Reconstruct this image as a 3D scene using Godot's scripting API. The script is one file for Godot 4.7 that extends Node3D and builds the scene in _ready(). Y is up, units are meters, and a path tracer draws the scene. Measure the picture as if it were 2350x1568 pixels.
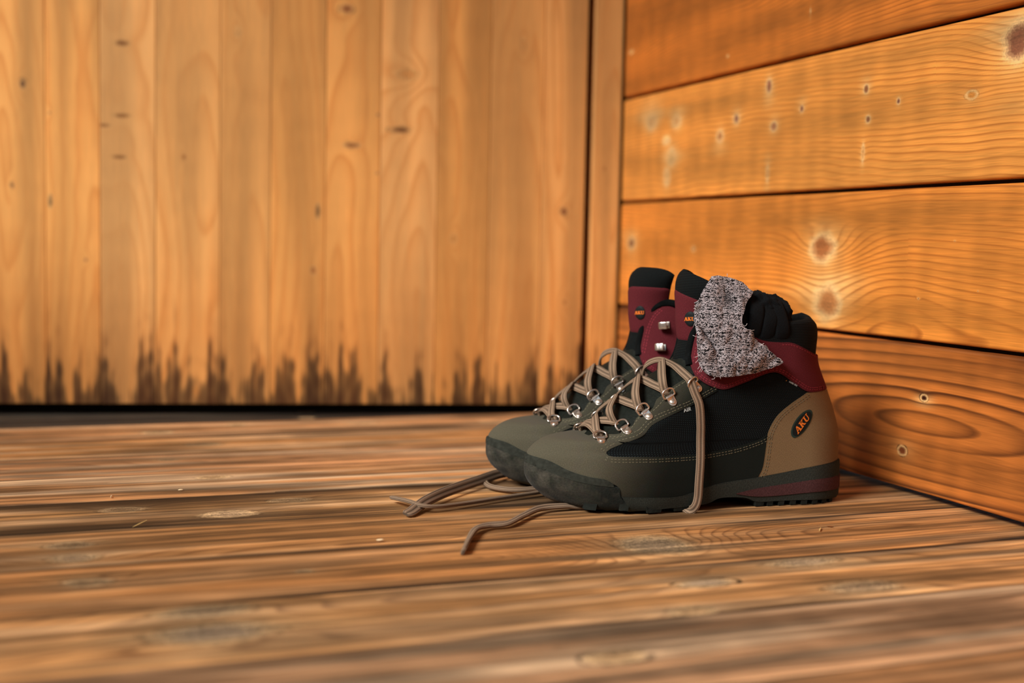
extends Node3D
# A pair of hiking boots with a sock in the corner of a timber porch.

const UP := Vector3.UP
var M := {}                    # materials by name
var jobs := []                 # wood textures to compute
var rng := RandomNumberGenerator.new()

func _ready():
	# ---- camera -------------------------------------------------------------
	var f := 3000.0                                    # focal length in pixels of a 2350 x 1568 frame
	var cam := Camera3D.new()
	cam.name = "camera"
	var attr := CameraAttributesPhysical.new()
	attr.frustum_focal_length = 45.96
	attr.frustum_focus_distance = 1.168
	attr.exposure_aperture = 3.3
	attr.frustum_near = 0.02
	attr.frustum_far = 100.0
	cam.attributes = attr
	var pitch := 0.07401
	var roll := 0.020
	var fwd := Vector3(0, -sin(pitch), -cos(pitch))
	var up0 := Vector3(0, cos(pitch), -sin(pitch))
	var right := Vector3.RIGHT * cos(roll) + up0 * sin(roll)
	var up1 := up0 * cos(roll) - Vector3.RIGHT * sin(roll)
	cam.transform = Transform3D(Basis(right, up1, -fwd), Vector3(0, 0.236, 0))
	cam.fov = rad_to_deg(2.0 * atan(784.0 / f))
	cam.near = 0.02
	add_child(cam)
	cam.current = true
	# ---- sky, daylight, exposure ---------------------------------------------
	var env := Environment.new()
	env.tonemap_mode = Environment.TONE_MAPPER_LINEAR
	env.tonemap_exposure = 1.5
	env.background_mode = Environment.BG_SKY
	var sky := Sky.new()
	var sm := ProceduralSkyMaterial.new()
	sm.sky_top_color = Color(0.70, 0.82, 0.92)
	sm.sky_horizon_color = Color(0.87, 0.92, 0.94)
	sm.ground_bottom_color = Color(0.30, 0.29, 0.26)
	sm.ground_horizon_color = Color(0.42, 0.41, 0.37)
	sm.sky_energy_multiplier = 0.78
	sm.ground_energy_multiplier = 0.62
	sky.sky_material = sm
	env.sky = sky
	env.sdfgi_enabled = true
	env.ssao_enabled = true
	env.ssil_enabled = true
	var we := WorldEnvironment.new()
	we.name = "environment"
	we.environment = env
	add_child(we)
	var sun := DirectionalLight3D.new()
	sun.name = "hazy_sun"
	sun.light_color = Color(1.0, 0.985, 0.96)
	sun.light_energy = 1.15
	sun.light_angular_distance = 24.0
	sun.shadow_enabled = true
	sun.sky_mode = DirectionalLight3D.SKY_MODE_LIGHT_ONLY
	add_child(sun)
	sun.look_at_from_position(Vector3(-1.22, 1.18, 1.05), Vector3.ZERO)
	# ---- the place ------------------------------------------------------------
	rng.seed = 71
	make_materials()
	compute_wood()
	build_floor()
	build_right_wall()
	build_back_wall()
	build_added_porch()
	build_boots()
	build_sock()
	build_crumbs()

# ------------------------------------------------------------------ small helpers
func put(called: String, mesh: Mesh, mat: Material, parent: Node = self) -> MeshInstance3D:
	var o := MeshInstance3D.new()
	o.name = called
	o.mesh = mesh
	o.material_override = mat
	parent.add_child(o, true)
	return o

func base(called: String, where: Transform3D, label := "", category := "", group := "", kind := "") -> Node3D:
	var o := Node3D.new()
	o.name = called
	o.transform = where
	tag(o, label, category, group, kind)
	add_child(o, true)
	return o

func tag(o: Node, label := "", category := "", group := "", kind := ""):
	if label: o.set_meta("label", label)
	if category: o.set_meta("category", category)
	if group: o.set_meta("group", group)
	if kind: o.set_meta("kind", kind)

func tri_mesh(v: PackedVector3Array, n: PackedVector3Array, uv: PackedVector2Array, idx: PackedInt32Array, col := PackedColorArray()) -> ArrayMesh:
	var a := []
	a.resize(Mesh.ARRAY_MAX)
	a[Mesh.ARRAY_VERTEX] = v
	a[Mesh.ARRAY_NORMAL] = n
	a[Mesh.ARRAY_TEX_UV] = uv
	if col.size(): a[Mesh.ARRAY_COLOR] = col
	a[Mesh.ARRAY_INDEX] = idx
	var m := ArrayMesh.new()
	m.add_surface_from_arrays(Mesh.PRIMITIVE_TRIANGLES, a)
	return m

# A board: length along x from 0, width along y from 0, front face at z = 0 (thickness behind it), long edges rounded by r.
# The front texture covers tex_len metres along x and the whole width along y.
func board_mesh(len: float, wid: float, thick: float, r: float, tex_len: float, seed_n: int, uneven := 0.0, u0 := 0.0) -> ArrayMesh:
	var prof := []                                       # (y, z, ny, nz, v)
	for k in 5:
		var a := PI * 0.5 * k / 4.0
		prof.append([r - r * cos(a), -r + r * sin(a), -cos(a), sin(a)])
	for k in 5:
		var a := PI * 0.5 * k / 4.0
		prof.append([wid - r + r * sin(a), -r + r * cos(a), sin(a), cos(a)])
	var noise := FastNoiseLite.new()
	noise.seed = seed_n
	noise.frequency = 2.2
	var nx := 60
	var v := PackedVector3Array()
	var n := PackedVector3Array()
	var uv := PackedVector2Array()
	var idx := PackedInt32Array()
	for i in nx + 1:
		var x := len * i / nx
		for k in prof.size():
			var p = prof[k]
			var wob := uneven * noise.get_noise_2d(x * 2.0, 0.0 if k < 5 else 60.0)
			v.append(Vector3(x, p[0] + wob, p[1]))
			n.append(Vector3(0, p[2], p[3]))
			uv.append(Vector2((x + u0) / tex_len, 1.0 - p[0] / wid))
	var w := prof.size()
	for i in nx:
		for k in w - 1:
			var a := i * w + k
			idx.append_array([a, a + 1, a + w, a + 1, a + w + 1, a + w])
	# sides, back and ends
	var back := v.size()
	for c in [[0.0, 0.0], [wid, 0.0]]:
		for x in [0.0, len]:
			for z in [-r, -thick]:
				v.append(Vector3(x, c[0], z))
				n.append(Vector3(0, -1 if c[0] == 0.0 else 1, 0))
				uv.append(Vector2((x + u0) / tex_len, 0.5))
	idx.append_array([back, back + 2, back + 1, back + 1, back + 2, back + 3])
	idx.append_array([back + 4, back + 5, back + 6, back + 5, back + 7, back + 6])
	for x in [0.0, len]:
		var e := v.size()
		for c in [Vector2(0, -r), Vector2(r, 0), Vector2(wid - r, 0), Vector2(wid, -r), Vector2(wid, -thick), Vector2(0, -thick)]:
			v.append(Vector3(x, c.x, c.y))
			n.append(Vector3(-1 if x == 0.0 else 1, 0, 0))
			uv.append(Vector2(0.02 + c.y, 1.0 - c.x / wid))
		for k in range(1, 5):
			if x == 0.0: idx.append_array([e, e + k + 1, e + k])
			else: idx.append_array([e, e + k, e + k + 1])
	var b := v.size()
	for c in [Vector3(0, 0, -thick), Vector3(len, 0, -thick), Vector3(len, wid, -thick), Vector3(0, wid, -thick)]:
		v.append(c)
		n.append(Vector3(0, 0, -1))
		uv.append(Vector2(c.x / tex_len, 0.3))
	idx.append_array([b, b + 1, b + 2, b, b + 2, b + 3])
	return tri_mesh(v, n, uv, idx)

func flip(idx: PackedInt32Array) -> PackedInt32Array:
	var out := idx.duplicate()
	for i in range(0, out.size(), 3):
		var t := out[i + 1]
		out[i + 1] = out[i + 2]
		out[i + 2] = t
	return out

# ------------------------------------------------------------------ wood
# One job = one board's colour picture and relief picture, computed from a model of tree rings, knots, fibres and stains.
func wood_job(w: int, h: int, len: float, wid: float, seed_n: int, look: Dictionary, knots := []) -> int:
	jobs.append({"w": w, "h": h, "len": len, "wid": wid, "seed": seed_n, "look": look, "knots": knots})
	return jobs.size() - 1

func compute_wood():
	var id := WorkerThreadPool.add_group_task(wood_picture, jobs.size(), -1, true)
	WorkerThreadPool.wait_for_group_task_completion(id)

func wood_picture(n: int):
	var j: Dictionary = jobs[n]
	var L: Dictionary = j.look
	var w: int = j.w
	var h: int = j.h
	var len: float = j.len
	var wid: float = j.wid
	var n1 := FastNoiseLite.new()
	n1.seed = j.seed
	n1.frequency = 1.0
	n1.noise_type = FastNoiseLite.TYPE_SIMPLEX
	n1.fractal_type = FastNoiseLite.FRACTAL_NONE
	var n2 := FastNoiseLite.new()
	n2.seed = j.seed + 7
	n2.frequency = 1.0
	n2.noise_type = FastNoiseLite.TYPE_VALUE
	n2.fractal_type = FastNoiseLite.FRACTAL_NONE
	var light: Color = L.light
	var dark: Color = L.dark
	var stain: Color = L.get("stain", dark)
	var grey: Color = L.get("grey", light)
	var ring: float = L.ring                       # metres between rings
	var contrast: float = L.contrast
	var fib: float = L.get("fibre", 0.08)
	var toneamt: float = L.get("tone", 0.12)
	var wobble: float = L.get("wobble", 0.006)
	var vc: float = L.get("vc", 0.5) * wid
	var d0: float = L.get("d0", 0.05)
	var slope: float = L.get("slope", 0.02)
	var greyamt: float = L.get("greyamt", 0.0)
	var splash: float = L.get("splash", 0.0)       # metres of rain stain from the end at x = 0
	var edge: float = L.get("edge", 0.0)           # dirt along the long edges
	var chat: float = L.get("chatter", 0.05)
	var knotring: float = L.get("knotring", 0.16)
	var soft: float = L.get("soft", 0.4)
	var heartmix: float = L.get("heartmix", 1.0)
	var pale: Color = L.get("pale", light)
	var knotnoise: float = L.get("knotnoise", 0.10)
	var phase: float = L.get("phase", 0.0)
	var dmax: float = L.get("dmax", 9.0)
	var bands: float = L.get("bands", 0.0)
	var sharp: bool = L.get("sharp", false)
	var rough_noise: float = L.get("rough", 1.0)
	var knots: Array = j.knots
	var data := PackedByteArray()
	data.resize(w * h * 3)
	var rel := PackedByteArray()
	rel.resize(w * h)
	var kn := knots.size()
	var active := []
	for x in w:
		var u := len * (x + 0.5) / w
		var d := clampf(d0 + slope * u, -dmax, dmax) + wobble * 2.0 * n1.get_noise_2d(u * 1.7, 11.0) + wobble * 0.18 * n1.get_noise_2d(u * 9.0, 31.0)
		var cshift := wobble * 1.5 * n1.get_noise_2d(u * 1.3, 57.0)
		active.clear()
		for k in kn:
			if absf(u - knots[k][0]) < 5.0 * knots[k][2]:
				active.append(knots[k])
		for y in h:
			var v := wid * (1.0 - (y + 0.5) / h)
			var vv := v - vc + cshift
			var warp := n1.get_noise_2d(u * 1.6, v * 20.0)
			var r := sqrt(vv * vv + d * d) + wobble * 0.35 * warp
			var kin := 9.0
			var kk: Array
			var halo := 0.0
			for k in active:
				var dx: float = (u - k[0]) / k[2]
				var dy: float = (v - k[1]) / k[3]
				var q := dx * dx + dy * dy
				if q < 25.0:
					var qe := dx * dx * 0.16 + dy * dy * 0.5
					r += k[5] * exp(-qe)
					halo = maxf(halo, exp(-q * 0.55 * (1.0 + 0.7 * warp)) * k[6])
					if q < kin:
						kin = q
						kk = k
			var s := (r + phase) / ring
			s -= floorf(s)
			var late := s * s * s
			if sharp: late *= s * s
			if s > 0.86: late *= maxf(0.0, (1.0 - s) / 0.14)
			late *= contrast
			var fine := n2.get_noise_2d(u * 55.0 * rough_noise, v * 1900.0)
			var streak := n2.get_noise_2d(u * 7.0, v * 420.0)
			var tone := n1.get_noise_2d(u * 1.1 + 3.0, v * 17.0 + 5.0)
			var chatter := n1.get_noise_2d(u * 23.0 + 9.0, v * 9.0)
			late *= 0.75 + 0.6 * tone
			late = clampf(late + 0.10 * streak * contrast, 0.0, 1.0)
			var br := light.r
			var bg := light.g
			var bb := light.b
			if halo > 0.0:
				br += (pale.r - br) * halo
				bg += (pale.g - bg) * halo
				bb += (pale.b - bb) * halo
			var cr := br + (dark.r - br) * late
			var cg := bg + (dark.g - bg) * late
			var cb := bb + (dark.b - bb) * late
			if greyamt > 0.0:
				var ga := clampf(greyamt * (0.5 + 1.6 * n1.get_noise_2d(u * 1.9 + 40.0, v * 26.0) + 0.5 * streak), 0.0, 0.85)
				cr += (grey.r - cr) * ga
				cg += (grey.g - cg) * ga
				cb += (grey.b - cb) * ga
			var m := 1.0 + fib * fine + toneamt * tone + fib * 0.8 * streak + chat * chatter
			if bands > 0.0:
				var bn := n1.get_noise_2d(u * 1.8 + 70.0, v * 60.0)
				var bn2 := n1.get_noise_2d(u * 4.0 + 20.0, v * 190.0)
				var blot := n1.get_noise_2d(u * 3.4 + 12.0, v * 14.0 + 40.0)
				m += bands * (1.1 * bn + 0.45 * bn2)
				if blot > 0.25: m *= 1.0 - 1.1 * bands * (blot - 0.25) * (2.0 + bn)
				if bn2 > 0.52 and bn < 0.2: m *= 1.0 - 0.9 * (bn2 - 0.52)
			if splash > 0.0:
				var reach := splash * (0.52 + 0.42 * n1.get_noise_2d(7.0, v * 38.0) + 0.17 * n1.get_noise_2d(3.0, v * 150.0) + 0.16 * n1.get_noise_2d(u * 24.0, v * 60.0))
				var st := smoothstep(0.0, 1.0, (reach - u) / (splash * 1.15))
				var foot_tint := smoothstep(0.30, 0.02, u + 0.05 * n1.get_noise_2d(5.0, v * 60.0)) * 0.38  # apart from the stain: boards drift to deeper orange towards the foot
				cr += (0.74 - cr) * foot_tint
				cg += (0.43 - cg) * foot_tint
				cb += (0.19 - cb) * foot_tint
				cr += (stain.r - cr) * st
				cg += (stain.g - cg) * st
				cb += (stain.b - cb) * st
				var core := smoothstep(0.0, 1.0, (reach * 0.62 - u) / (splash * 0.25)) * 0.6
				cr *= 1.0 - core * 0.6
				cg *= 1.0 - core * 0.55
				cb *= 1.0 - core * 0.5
			if edge > 0.0:
				var de := minf(v, wid - v)
				var et := clampf(1.0 - de / (edge * (0.55 + 0.9 * absf(n1.get_noise_2d(u * 2.3, 77.0 if v < vc else 99.0)))), 0.0, 1.0)
				et *= clampf(0.55 + 1.5 * n1.get_noise_2d(u * 1.6, 137.0 if v < vc else 177.0), 0.0, 1.0)
				cr += (stain.r - cr) * et
				cg += (stain.g - cg) * et
				cb += (stain.b - cb) * et
			var hgt := 0.62 - 0.5 * late + 0.12 * fine + 0.10 * streak
			if kin < 1.45 and kk.size() > 4:
				# the knot itself: a pale rim, rings round a reddish heart, now and then a crack
				var q := sqrt(kin) + 0.05 * n1.get_noise_2d(u * 260.0, v * 260.0) + knotnoise * n1.get_noise_2d(u * 30.0, v * 46.0)
				var heart: Color = kk[4]
				var rim: Color = pale
				var t := clampf((0.80 - q) / 0.45, 0.0, 1.0) * heartmix
				var kr := q * 7.0
				kr -= floorf(kr)
				var ringy := 1.0 - knotring * kr * kr * minf(1.0, kk[2] / 0.006) - 0.5 * knotring * maxf(0.0, n1.get_noise_2d(u * 90.0, v * 300.0))
				var hr := (rim.r + (heart.r - rim.r) * t) * ringy
				var hg := (rim.g + (heart.g - rim.g) * t) * ringy
				var hb := (rim.b + (heart.b - rim.b) * t) * ringy
				var a := clampf((1.05 - q) / soft, 0.0, 1.0)
				cr += (hr - cr) * a
				cg += (hg - cg) * a
				cb += (hb - cb) * a
				if q > 0.93 and q < 1.1 and kk[7] > 0.0:
					var rimdark: float = 1.0 - kk[7] * clampf(0.5 + n1.get_noise_2d(u * 60.0, v * 60.0 + 9.0), 0.0, 1.0)
					cr *= rimdark
					cg *= rimdark
					cb *= rimdark
				hgt = 0.55 - 0.15 * kr * a
			var i := (y * w + x) * 3
			data[i] = clampi(int(cr * m * 255.0), 0, 255)
			data[i + 1] = clampi(int(cg * m * 255.0), 0, 255)
			data[i + 2] = clampi(int(cb * m * 255.0), 0, 255)
			rel[y * w + x] = clampi(int(hgt * 255.0), 0, 255)
	j.color = data
	j.relief = rel

func wood_mat(n: int, rough: float, relief_cm: float, spec := 0.5) -> StandardMaterial3D:
	var j: Dictionary = jobs[n]
	if j.has("mat"): return j.mat
	var m := StandardMaterial3D.new()
	m.resource_name = "wood"
	m.albedo_texture = ImageTexture.create_from_image(Image.create_from_data(j.w, j.h, false, Image.FORMAT_RGB8, j.color))
	m.heightmap_enabled = relief_cm > 0.0
	if relief_cm > 0.0:
		m.heightmap_texture = ImageTexture.create_from_image(Image.create_from_data(j.w, j.h, false, Image.FORMAT_L8, j.relief))
		m.heightmap_scale = relief_cm
	m.roughness = rough
	m.metallic_specular = spec
	j.mat = m
	return m

# ------------------------------------------------------------------ the setting
const FLOOR_ANGLE := 0.37525
const BOARD := 0.1213
var floor_axis := Vector3(cos(FLOOR_ANGLE), 0, -sin(FLOOR_ANGLE))
var floor_toward := Vector3(sin(FLOOR_ANGLE), 0, cos(FLOOR_ANGLE))
var wall_axis := Vector3(0.33292, 0, 0.94296)
var wall_face := Vector3(-0.94296, 0, 0.33292)
var wall_corner := Vector3(0.15609, 0, -1.91499)
var back_axis := Vector3(0.98894, 0, -0.14834)
var back_face := Vector3(0.14834, 0, 0.98894)
var back_end := Vector3(0.10797, 0, -1.91641)
var floor_jobs := []
var wall_jobs := []
var back_jobs := []

func c8(r: int, g: int, b: int) -> Color:
	return Color8(r, g, b)

func make_materials():
	var red := c8(150, 88, 52)
	var grey_heart := c8(166, 134, 96)
	# right wall, from the floor up
	var wl := {"light": c8(214, 126, 44), "dark": c8(112, 50, 12), "pale": c8(250, 208, 142), "contrast": 0.95, "ring": 0.0075, "fibre": 0.07, "tone": 0.13, "chatter": 0.045, "sharp": true, "wobble": 0.006, "d0": 0.02, "slope": 0.012, "vc": 0.25}
	var specs := [
		[{"light": c8(180, 104, 44), "dark": c8(44, 20, 9), "sharp": false, "ring": 0.0115, "phase": -0.0117, "contrast": 0.95, "vc": 0.48, "d0": 0.1150, "slope": -0.160, "dmax": 0.030, "wobble": 0.0016, "edge": 0.02, "stain": c8(104, 54, 22)}, [[0.7149, 0.0968, 0.0070, 0.0045, c8(50, 22, 10), 0.005, 0.6, 0.5], [0.6849, 0.0387, 0.0090, 0.0060, c8(120, 60, 28), 0.008, 0.25, 0.5]]],
		[{"light": c8(216, 134, 54), "dark": c8(112, 54, 18), "ring": 0.0056, "vc": 0.0, "d0": 0.03, "slope": 0.03}, [[0.5311, 0.0900, 0.0300, 0.0200, c8(176, 108, 60), 0.030, 0.75, 0.0], [0.5440, 0.0300, 0.0300, 0.0235, c8(198, 130, 74), 0.020, 0.8, 0.0], [0.0383, 0.0922, 0.0150, 0.0120, c8(140, 92, 60), 0.012, 0.6, 0.1], [0.75, 0.098, 0.001, 0.0006, red, 0.0, 0.4, 0.0], [0.785, 0.052, 0.001, 0.0008, red, 0.0, 0.4, 0.0], [0.23, 0.085, 0.006, 0.004, c8(190, 120, 64), 0.004, 0.5, 0.0], [0.70, 0.041, 0.0016, 0.001, red, 0.002, 0.5, 0.0]]],
		[{"light": c8(226, 150, 68), "dark": c8(136, 70, 24), "ring": 0.0052, "vc": -0.4, "d0": 0.08, "slope": 0.02}, [[0.8209, 0.1208, 0.022, 0.023, c8(140, 88, 62), 0.018, 0.85, 0.0], [0.0926, 0.1092, 0.020, 0.0130, c8(236, 186, 122), 0.003, 0.9, 0.0], [0.1707, 0.104, 0.015, 0.0105, c8(230, 172, 106), 0.003, 0.9, 0.0], [0.1422, 0.0807, 0.012, 0.007, c8(238, 190, 124), 0.002, 0.8, 0.0],
			[0.1569, 0.0577, 0.013, 0.015, c8(242, 192, 122), 0.003, 0.85, 0.0], [0.146, 0.030, 0.010, 0.015, c8(240, 186, 116), 0.003, 0.7, 0.0], [0.2918, 0.0759, 0.010, 0.009, c8(196, 134, 80), 0.003, 0.8, 0.0], [0.3323, 0.094, 0.008, 0.008, c8(150, 100, 80), 0.003, 0.8, 0.0], [0.4069, 0.1262, 0.007, 0.011, c8(170, 110, 80), 0.003, 0.8, 0.0],
			[0.4208, 0.0777, 0.009, 0.007, c8(190, 130, 90), 0.004, 0.8, 0.0], [0.4792, 0.0932, 0.005, 0.005, c8(150, 90, 70), 0.002, 0.6, 0.0], [0.6004, 0.102, 0.0055, 0.006, c8(150, 96, 60), 0.002, 0.7, 0.0], [0.6056, 0.0699, 0.005, 0.005, c8(150, 96, 60), 0.002, 0.7, 0.0], [0.6556, 0.084, 0.004, 0.0045, c8(140, 86, 66), 0.002, 0.6, 0.0], [0.764, 0.079, 0.010, 0.005, c8(214, 140, 62), 0.004, 0.3, 0.1], [0.599, 0.035, 0.003, 0.012, c8(224, 160, 90), 0.002, 0.5, 0.0], [0.41, 0.022, 0.004, 0.012, c8(224, 160, 90), 0.002, 0.5, 0.0]]],
		[{"light": c8(202, 118, 44), "dark": c8(124, 62, 22), "ring": 0.0046, "vc": 0.62, "d0": 0.001, "slope": 0.055, "wobble": 0.012}, [[0.3056, 0.0204, 0.003, 0.002, c8(226, 170, 100), 0.001, 0.5, 0.0], [0.02, 0.064, 0.008, 0.003, c8(226, 170, 100), 0.002, 0.5, 0.0], [0.49, 0.047, 0.001, 0.004, c8(232, 190, 130), 0.001, 0.4, 0.0]]],
	]
	var n := 300
	for s in specs:
		var look: Dictionary = wl.duplicate()
		look.merge(s[0], true)
		wall_jobs.append(wood_job(2048, 312, 0.96, 0.15, n, look, s[1]))
		n += 13
	# floor boards, by the distance of their seam from the camera; knots in the board's own axes
	var fl := {"light": c8(168, 122, 80), "dark": c8(74, 46, 28), "pale": c8(206, 172, 126), "grey": c8(166, 140, 110), "stain": c8(46, 36, 28), "contrast": 0.85, "ring": 0.0055, "fibre": 0.16, "tone": 0.20, "knotring": 0.4, "knotnoise": 0.07, "soft": 0.35, "sharp": true, "chatter": 0.03, "wobble": 0.007, "d0": 0.02, "slope": 0.02, "greyamt": 0.5, "edge": 0.006, "bands": 0.17}
	for k in 11:
		var look: Dictionary = fl.duplicate()
		var r := RandomNumberGenerator.new()
		r.seed = 900 + k
		look.vc = r.randf_range(-0.6, 1.6)
		look.d0 = r.randf_range(0.003, 0.05)
		look.slope = r.randf_range(0.005, 0.03)
		look.ring = r.randf_range(0.0042, 0.0068)
		look.greyamt = r.randf_range(0.2, 0.7)
		var warm := r.randf_range(-1.0, 1.0)
		look.light = Color(0.66 + 0.03 * warm, 0.475 + 0.01 * warm, 0.315 - 0.03 * warm)
		var kn := []
		for i in r.randi_range(2, 4):
			kn.append([r.randf_range(0.05, 1.1), r.randf_range(0.015, 0.105), r.randf_range(0.010, 0.022), r.randf_range(0.006, 0.012), grey_heart, r.randf_range(0.01, 0.03), 0.5, 0.16])
		# boards in focus: k counts away from the camera, board k lies between 0.4835 + k * BOARD and the next seam
		if k == 3:
			kn = [[0.654, 0.064, 0.030, 0.027, c8(188, 160, 124), 0.060, 0.7, 0.16], [0.225, 0.075, 0.016, 0.010, grey_heart, 0.02, 0.5, 0.16], [0.372, 0.0625, 0.006, 0.004, grey_heart, 0.01, 0.4, 0.16]]
			look.merge({"vc": 0.55, "d0": 0.004, "slope": 0.012, "ring": 0.0056, "greyamt": 0.15, "light": c8(162, 112, 66), "dark": c8(66, 38, 20)}, true)
		if k == 4:
			kn = [[0.219, 0.072, 0.017, 0.010, grey_heart, 0.02, 0.6, 0.16], [0.220, 0.029, 0.018, 0.012, c8(180, 150, 114), 0.012, 0.7, 0.16], [0.56, 0.052, 0.010, 0.004, grey_heart, 0.004, 0.3, 0.16]]
			look.merge({"vc": 0.2, "d0": 0.006, "slope": 0.02, "ring": 0.0050, "greyamt": 0.2, "light": c8(164, 116, 70), "dark": c8(76, 42, 20)}, true)
		if k == 5:
			kn = [[0.269, 0.078, 0.020, 0.010, grey_heart, 0.022, 0.7, 0.16], [0.3535, 0.0346, 0.024, 0.013, c8(180, 150, 114), 0.028, 0.7, 0.16], [0.4163, 0.0811, 0.020, 0.009, grey_heart, 0.02, 0.6, 0.16]]
			look.merge({"vc": 0.1, "d0": 0.004, "slope": 0.012, "ring": 0.0055, "greyamt": 0.25, "edge": 0.05, "stain": c8(44, 32, 22), "light": c8(178, 130, 80)}, true)
		if k == 2:
			kn = [[0.738, 0.104, 0.030, 0.011, c8(190, 162, 126), 0.012, 0.8, 0.16], [0.636, 0.072, 0.024, 0.009, c8(184, 158, 126), 0.010, 0.7, 0.5], [0.7378, 0.0287, 0.030, 0.012, c8(196, 164, 124), 0.02, 0.7, 0.16], [0.2908, 0.105, 0.030, 0.012, c8(182, 154, 118), 0.02, 0.7, 0.16], [0.2889, 0.0565, 0.036, 0.018, c8(180, 156, 126), 0.03, 0.8, 0.16], [0.591, 0.011, 0.018, 0.009, c8(196, 158, 112), 0.02, 0.7, 0.16]]
			look.merge({"light": c8(180, 130, 80), "greyamt": 0.25, "edge": 0.008, "ring": 0.0070}, true)
		if k == 1:
			look.merge({"light": c8(170, 130, 94), "greyamt": 0.5, "ring": 0.008}, true)
			kn = [[0.183, 0.03, 0.03, 0.014, c8(90, 74, 58), 0.02, 0.2, 0.16], [0.50, 0.06, 0.02, 0.01, grey_heart, 0.02, 0.4, 0.4]]
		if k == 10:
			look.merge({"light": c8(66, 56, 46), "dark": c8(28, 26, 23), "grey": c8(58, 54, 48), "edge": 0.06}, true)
		for q in kn:
			q[0] += 0.13
			q[2] *= 1.15
			q[3] *= 1.3
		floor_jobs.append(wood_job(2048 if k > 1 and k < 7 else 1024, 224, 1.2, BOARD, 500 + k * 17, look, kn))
	# back wall boards
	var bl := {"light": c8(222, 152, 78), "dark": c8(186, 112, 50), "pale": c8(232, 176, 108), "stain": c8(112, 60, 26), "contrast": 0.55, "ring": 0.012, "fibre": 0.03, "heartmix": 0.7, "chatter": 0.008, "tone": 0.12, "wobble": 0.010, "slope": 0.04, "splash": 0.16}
	var marks := [[], [[0.4369, 0.03, 0.008, 0.006, c8(96, 60, 34), 0.02, 0.1, 0.3], [0.30, 0.045, 0.005, 0.004, c8(120, 70, 36), 0.01, 0.0, 0.3]], [[0.2796, 0.068, 0.012, 0.004, c8(110, 84, 50), 0.004, 0.0, 0.0], [0.40, 0.068, 0.004, 0.003, c8(150, 84, 36), 0.004, 0.0, 0.0], [0.20, 0.02, 0.004, 0.004, c8(160, 90, 40), 0.01, 0.0, 0.0]],
		[[0.4975, 0.045, 0.006, 0.013, c8(140, 84, 40), 0.006, 0.0, 0.0], [0.3992, 0.045, 0.0045, 0.016, c8(150, 92, 44), 0.005, 0.0, 0.0], [0.3423, 0.048, 0.004, 0.014, c8(140, 84, 40), 0.005, 0.0, 0.0], [0.385, 0.072, 0.004, 0.014, c8(160, 98, 48), 0.004, 0.0, 0.0]],
		[[0.345, 0.042, 0.006, 0.004, c8(190, 110, 46), 0.02, 0.0, 0.0]], [[0.52, 0.05, 0.008, 0.006, c8(236, 172, 100), 0.02, 0.4, 0.0]],
		[[0.2748, 0.01, 0.014, 0.004, c8(104, 72, 40), 0.004, 0.0, 0.0], [0.19, 0.015, 0.008, 0.006, c8(176, 100, 44), 0.01, 0.0, 0.0]],
		[[0.5579, 0.048, 0.008, 0.011, c8(136, 72, 34), 0.014, 0.1, 0.3], [0.368, 0.040, 0.006, 0.016, c8(120, 70, 34), 0.006, 0.0, 0.2], [0.412, 0.004, 0.004, 0.003, c8(130, 80, 50), 0.0, 0.0, 0.0], [0.33, 0.004, 0.003, 0.003, c8(150, 90, 50), 0.0, 0.0, 0.0]],
		[[0.392, 0.048, 0.006, 0.018, c8(110, 66, 34), 0.008, 0.0, 0.2], [0.47, 0.04, 0.01, 0.02, c8(220, 150, 80), 0.03, 0.1, 0.0]], [[0.24, 0.05, 0.008, 0.006, c8(214, 140, 64), 0.03, 0.1, 0.0]], [[0.52, 0.03, 0.01, 0.006, c8(232, 160, 84), 0.02, 0.1, 0.0]], [[0.2821, 0.035, 0.008, 0.009, c8(120, 64, 36), 0.02, 0.1, 0.4], [0.15, 0.03, 0.006, 0.006, c8(196, 110, 44), 0.02, 0.0, 0.0]]]
	for k in marks.size():
		var look: Dictionary = bl.duplicate()
		var r := RandomNumberGenerator.new()
		r.seed = 40 + k
		look.vc = r.randf_range(0.1, 0.9)
		look.d0 = r.randf_range(0.001, 0.02)
		look.slope = r.randf_range(0.02, 0.06)
		var warm := r.randf_range(-1.0, 1.0)
		look.light = Color(0.90 + 0.02 * warm, 0.66 + 0.03 * warm, 0.385 + 0.04 * warm)
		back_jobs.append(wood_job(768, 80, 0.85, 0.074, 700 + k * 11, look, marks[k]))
	M.gap = StandardMaterial3D.new()
	M.gap.albedo_color = c8(22, 20, 17)
	M.gap.roughness = 0.95
	M.grey_wood = StandardMaterial3D.new()
	M.grey_wood.albedo_color = c8(158, 150, 138)
	M.grey_wood.roughness = 0.8
	M.white_wood = StandardMaterial3D.new()
	M.white_wood.albedo_color = c8(222, 222, 216)  # pale neutral tone, so the added roof bounces untinted light
	M.white_wood.roughness = 0.7

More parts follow.
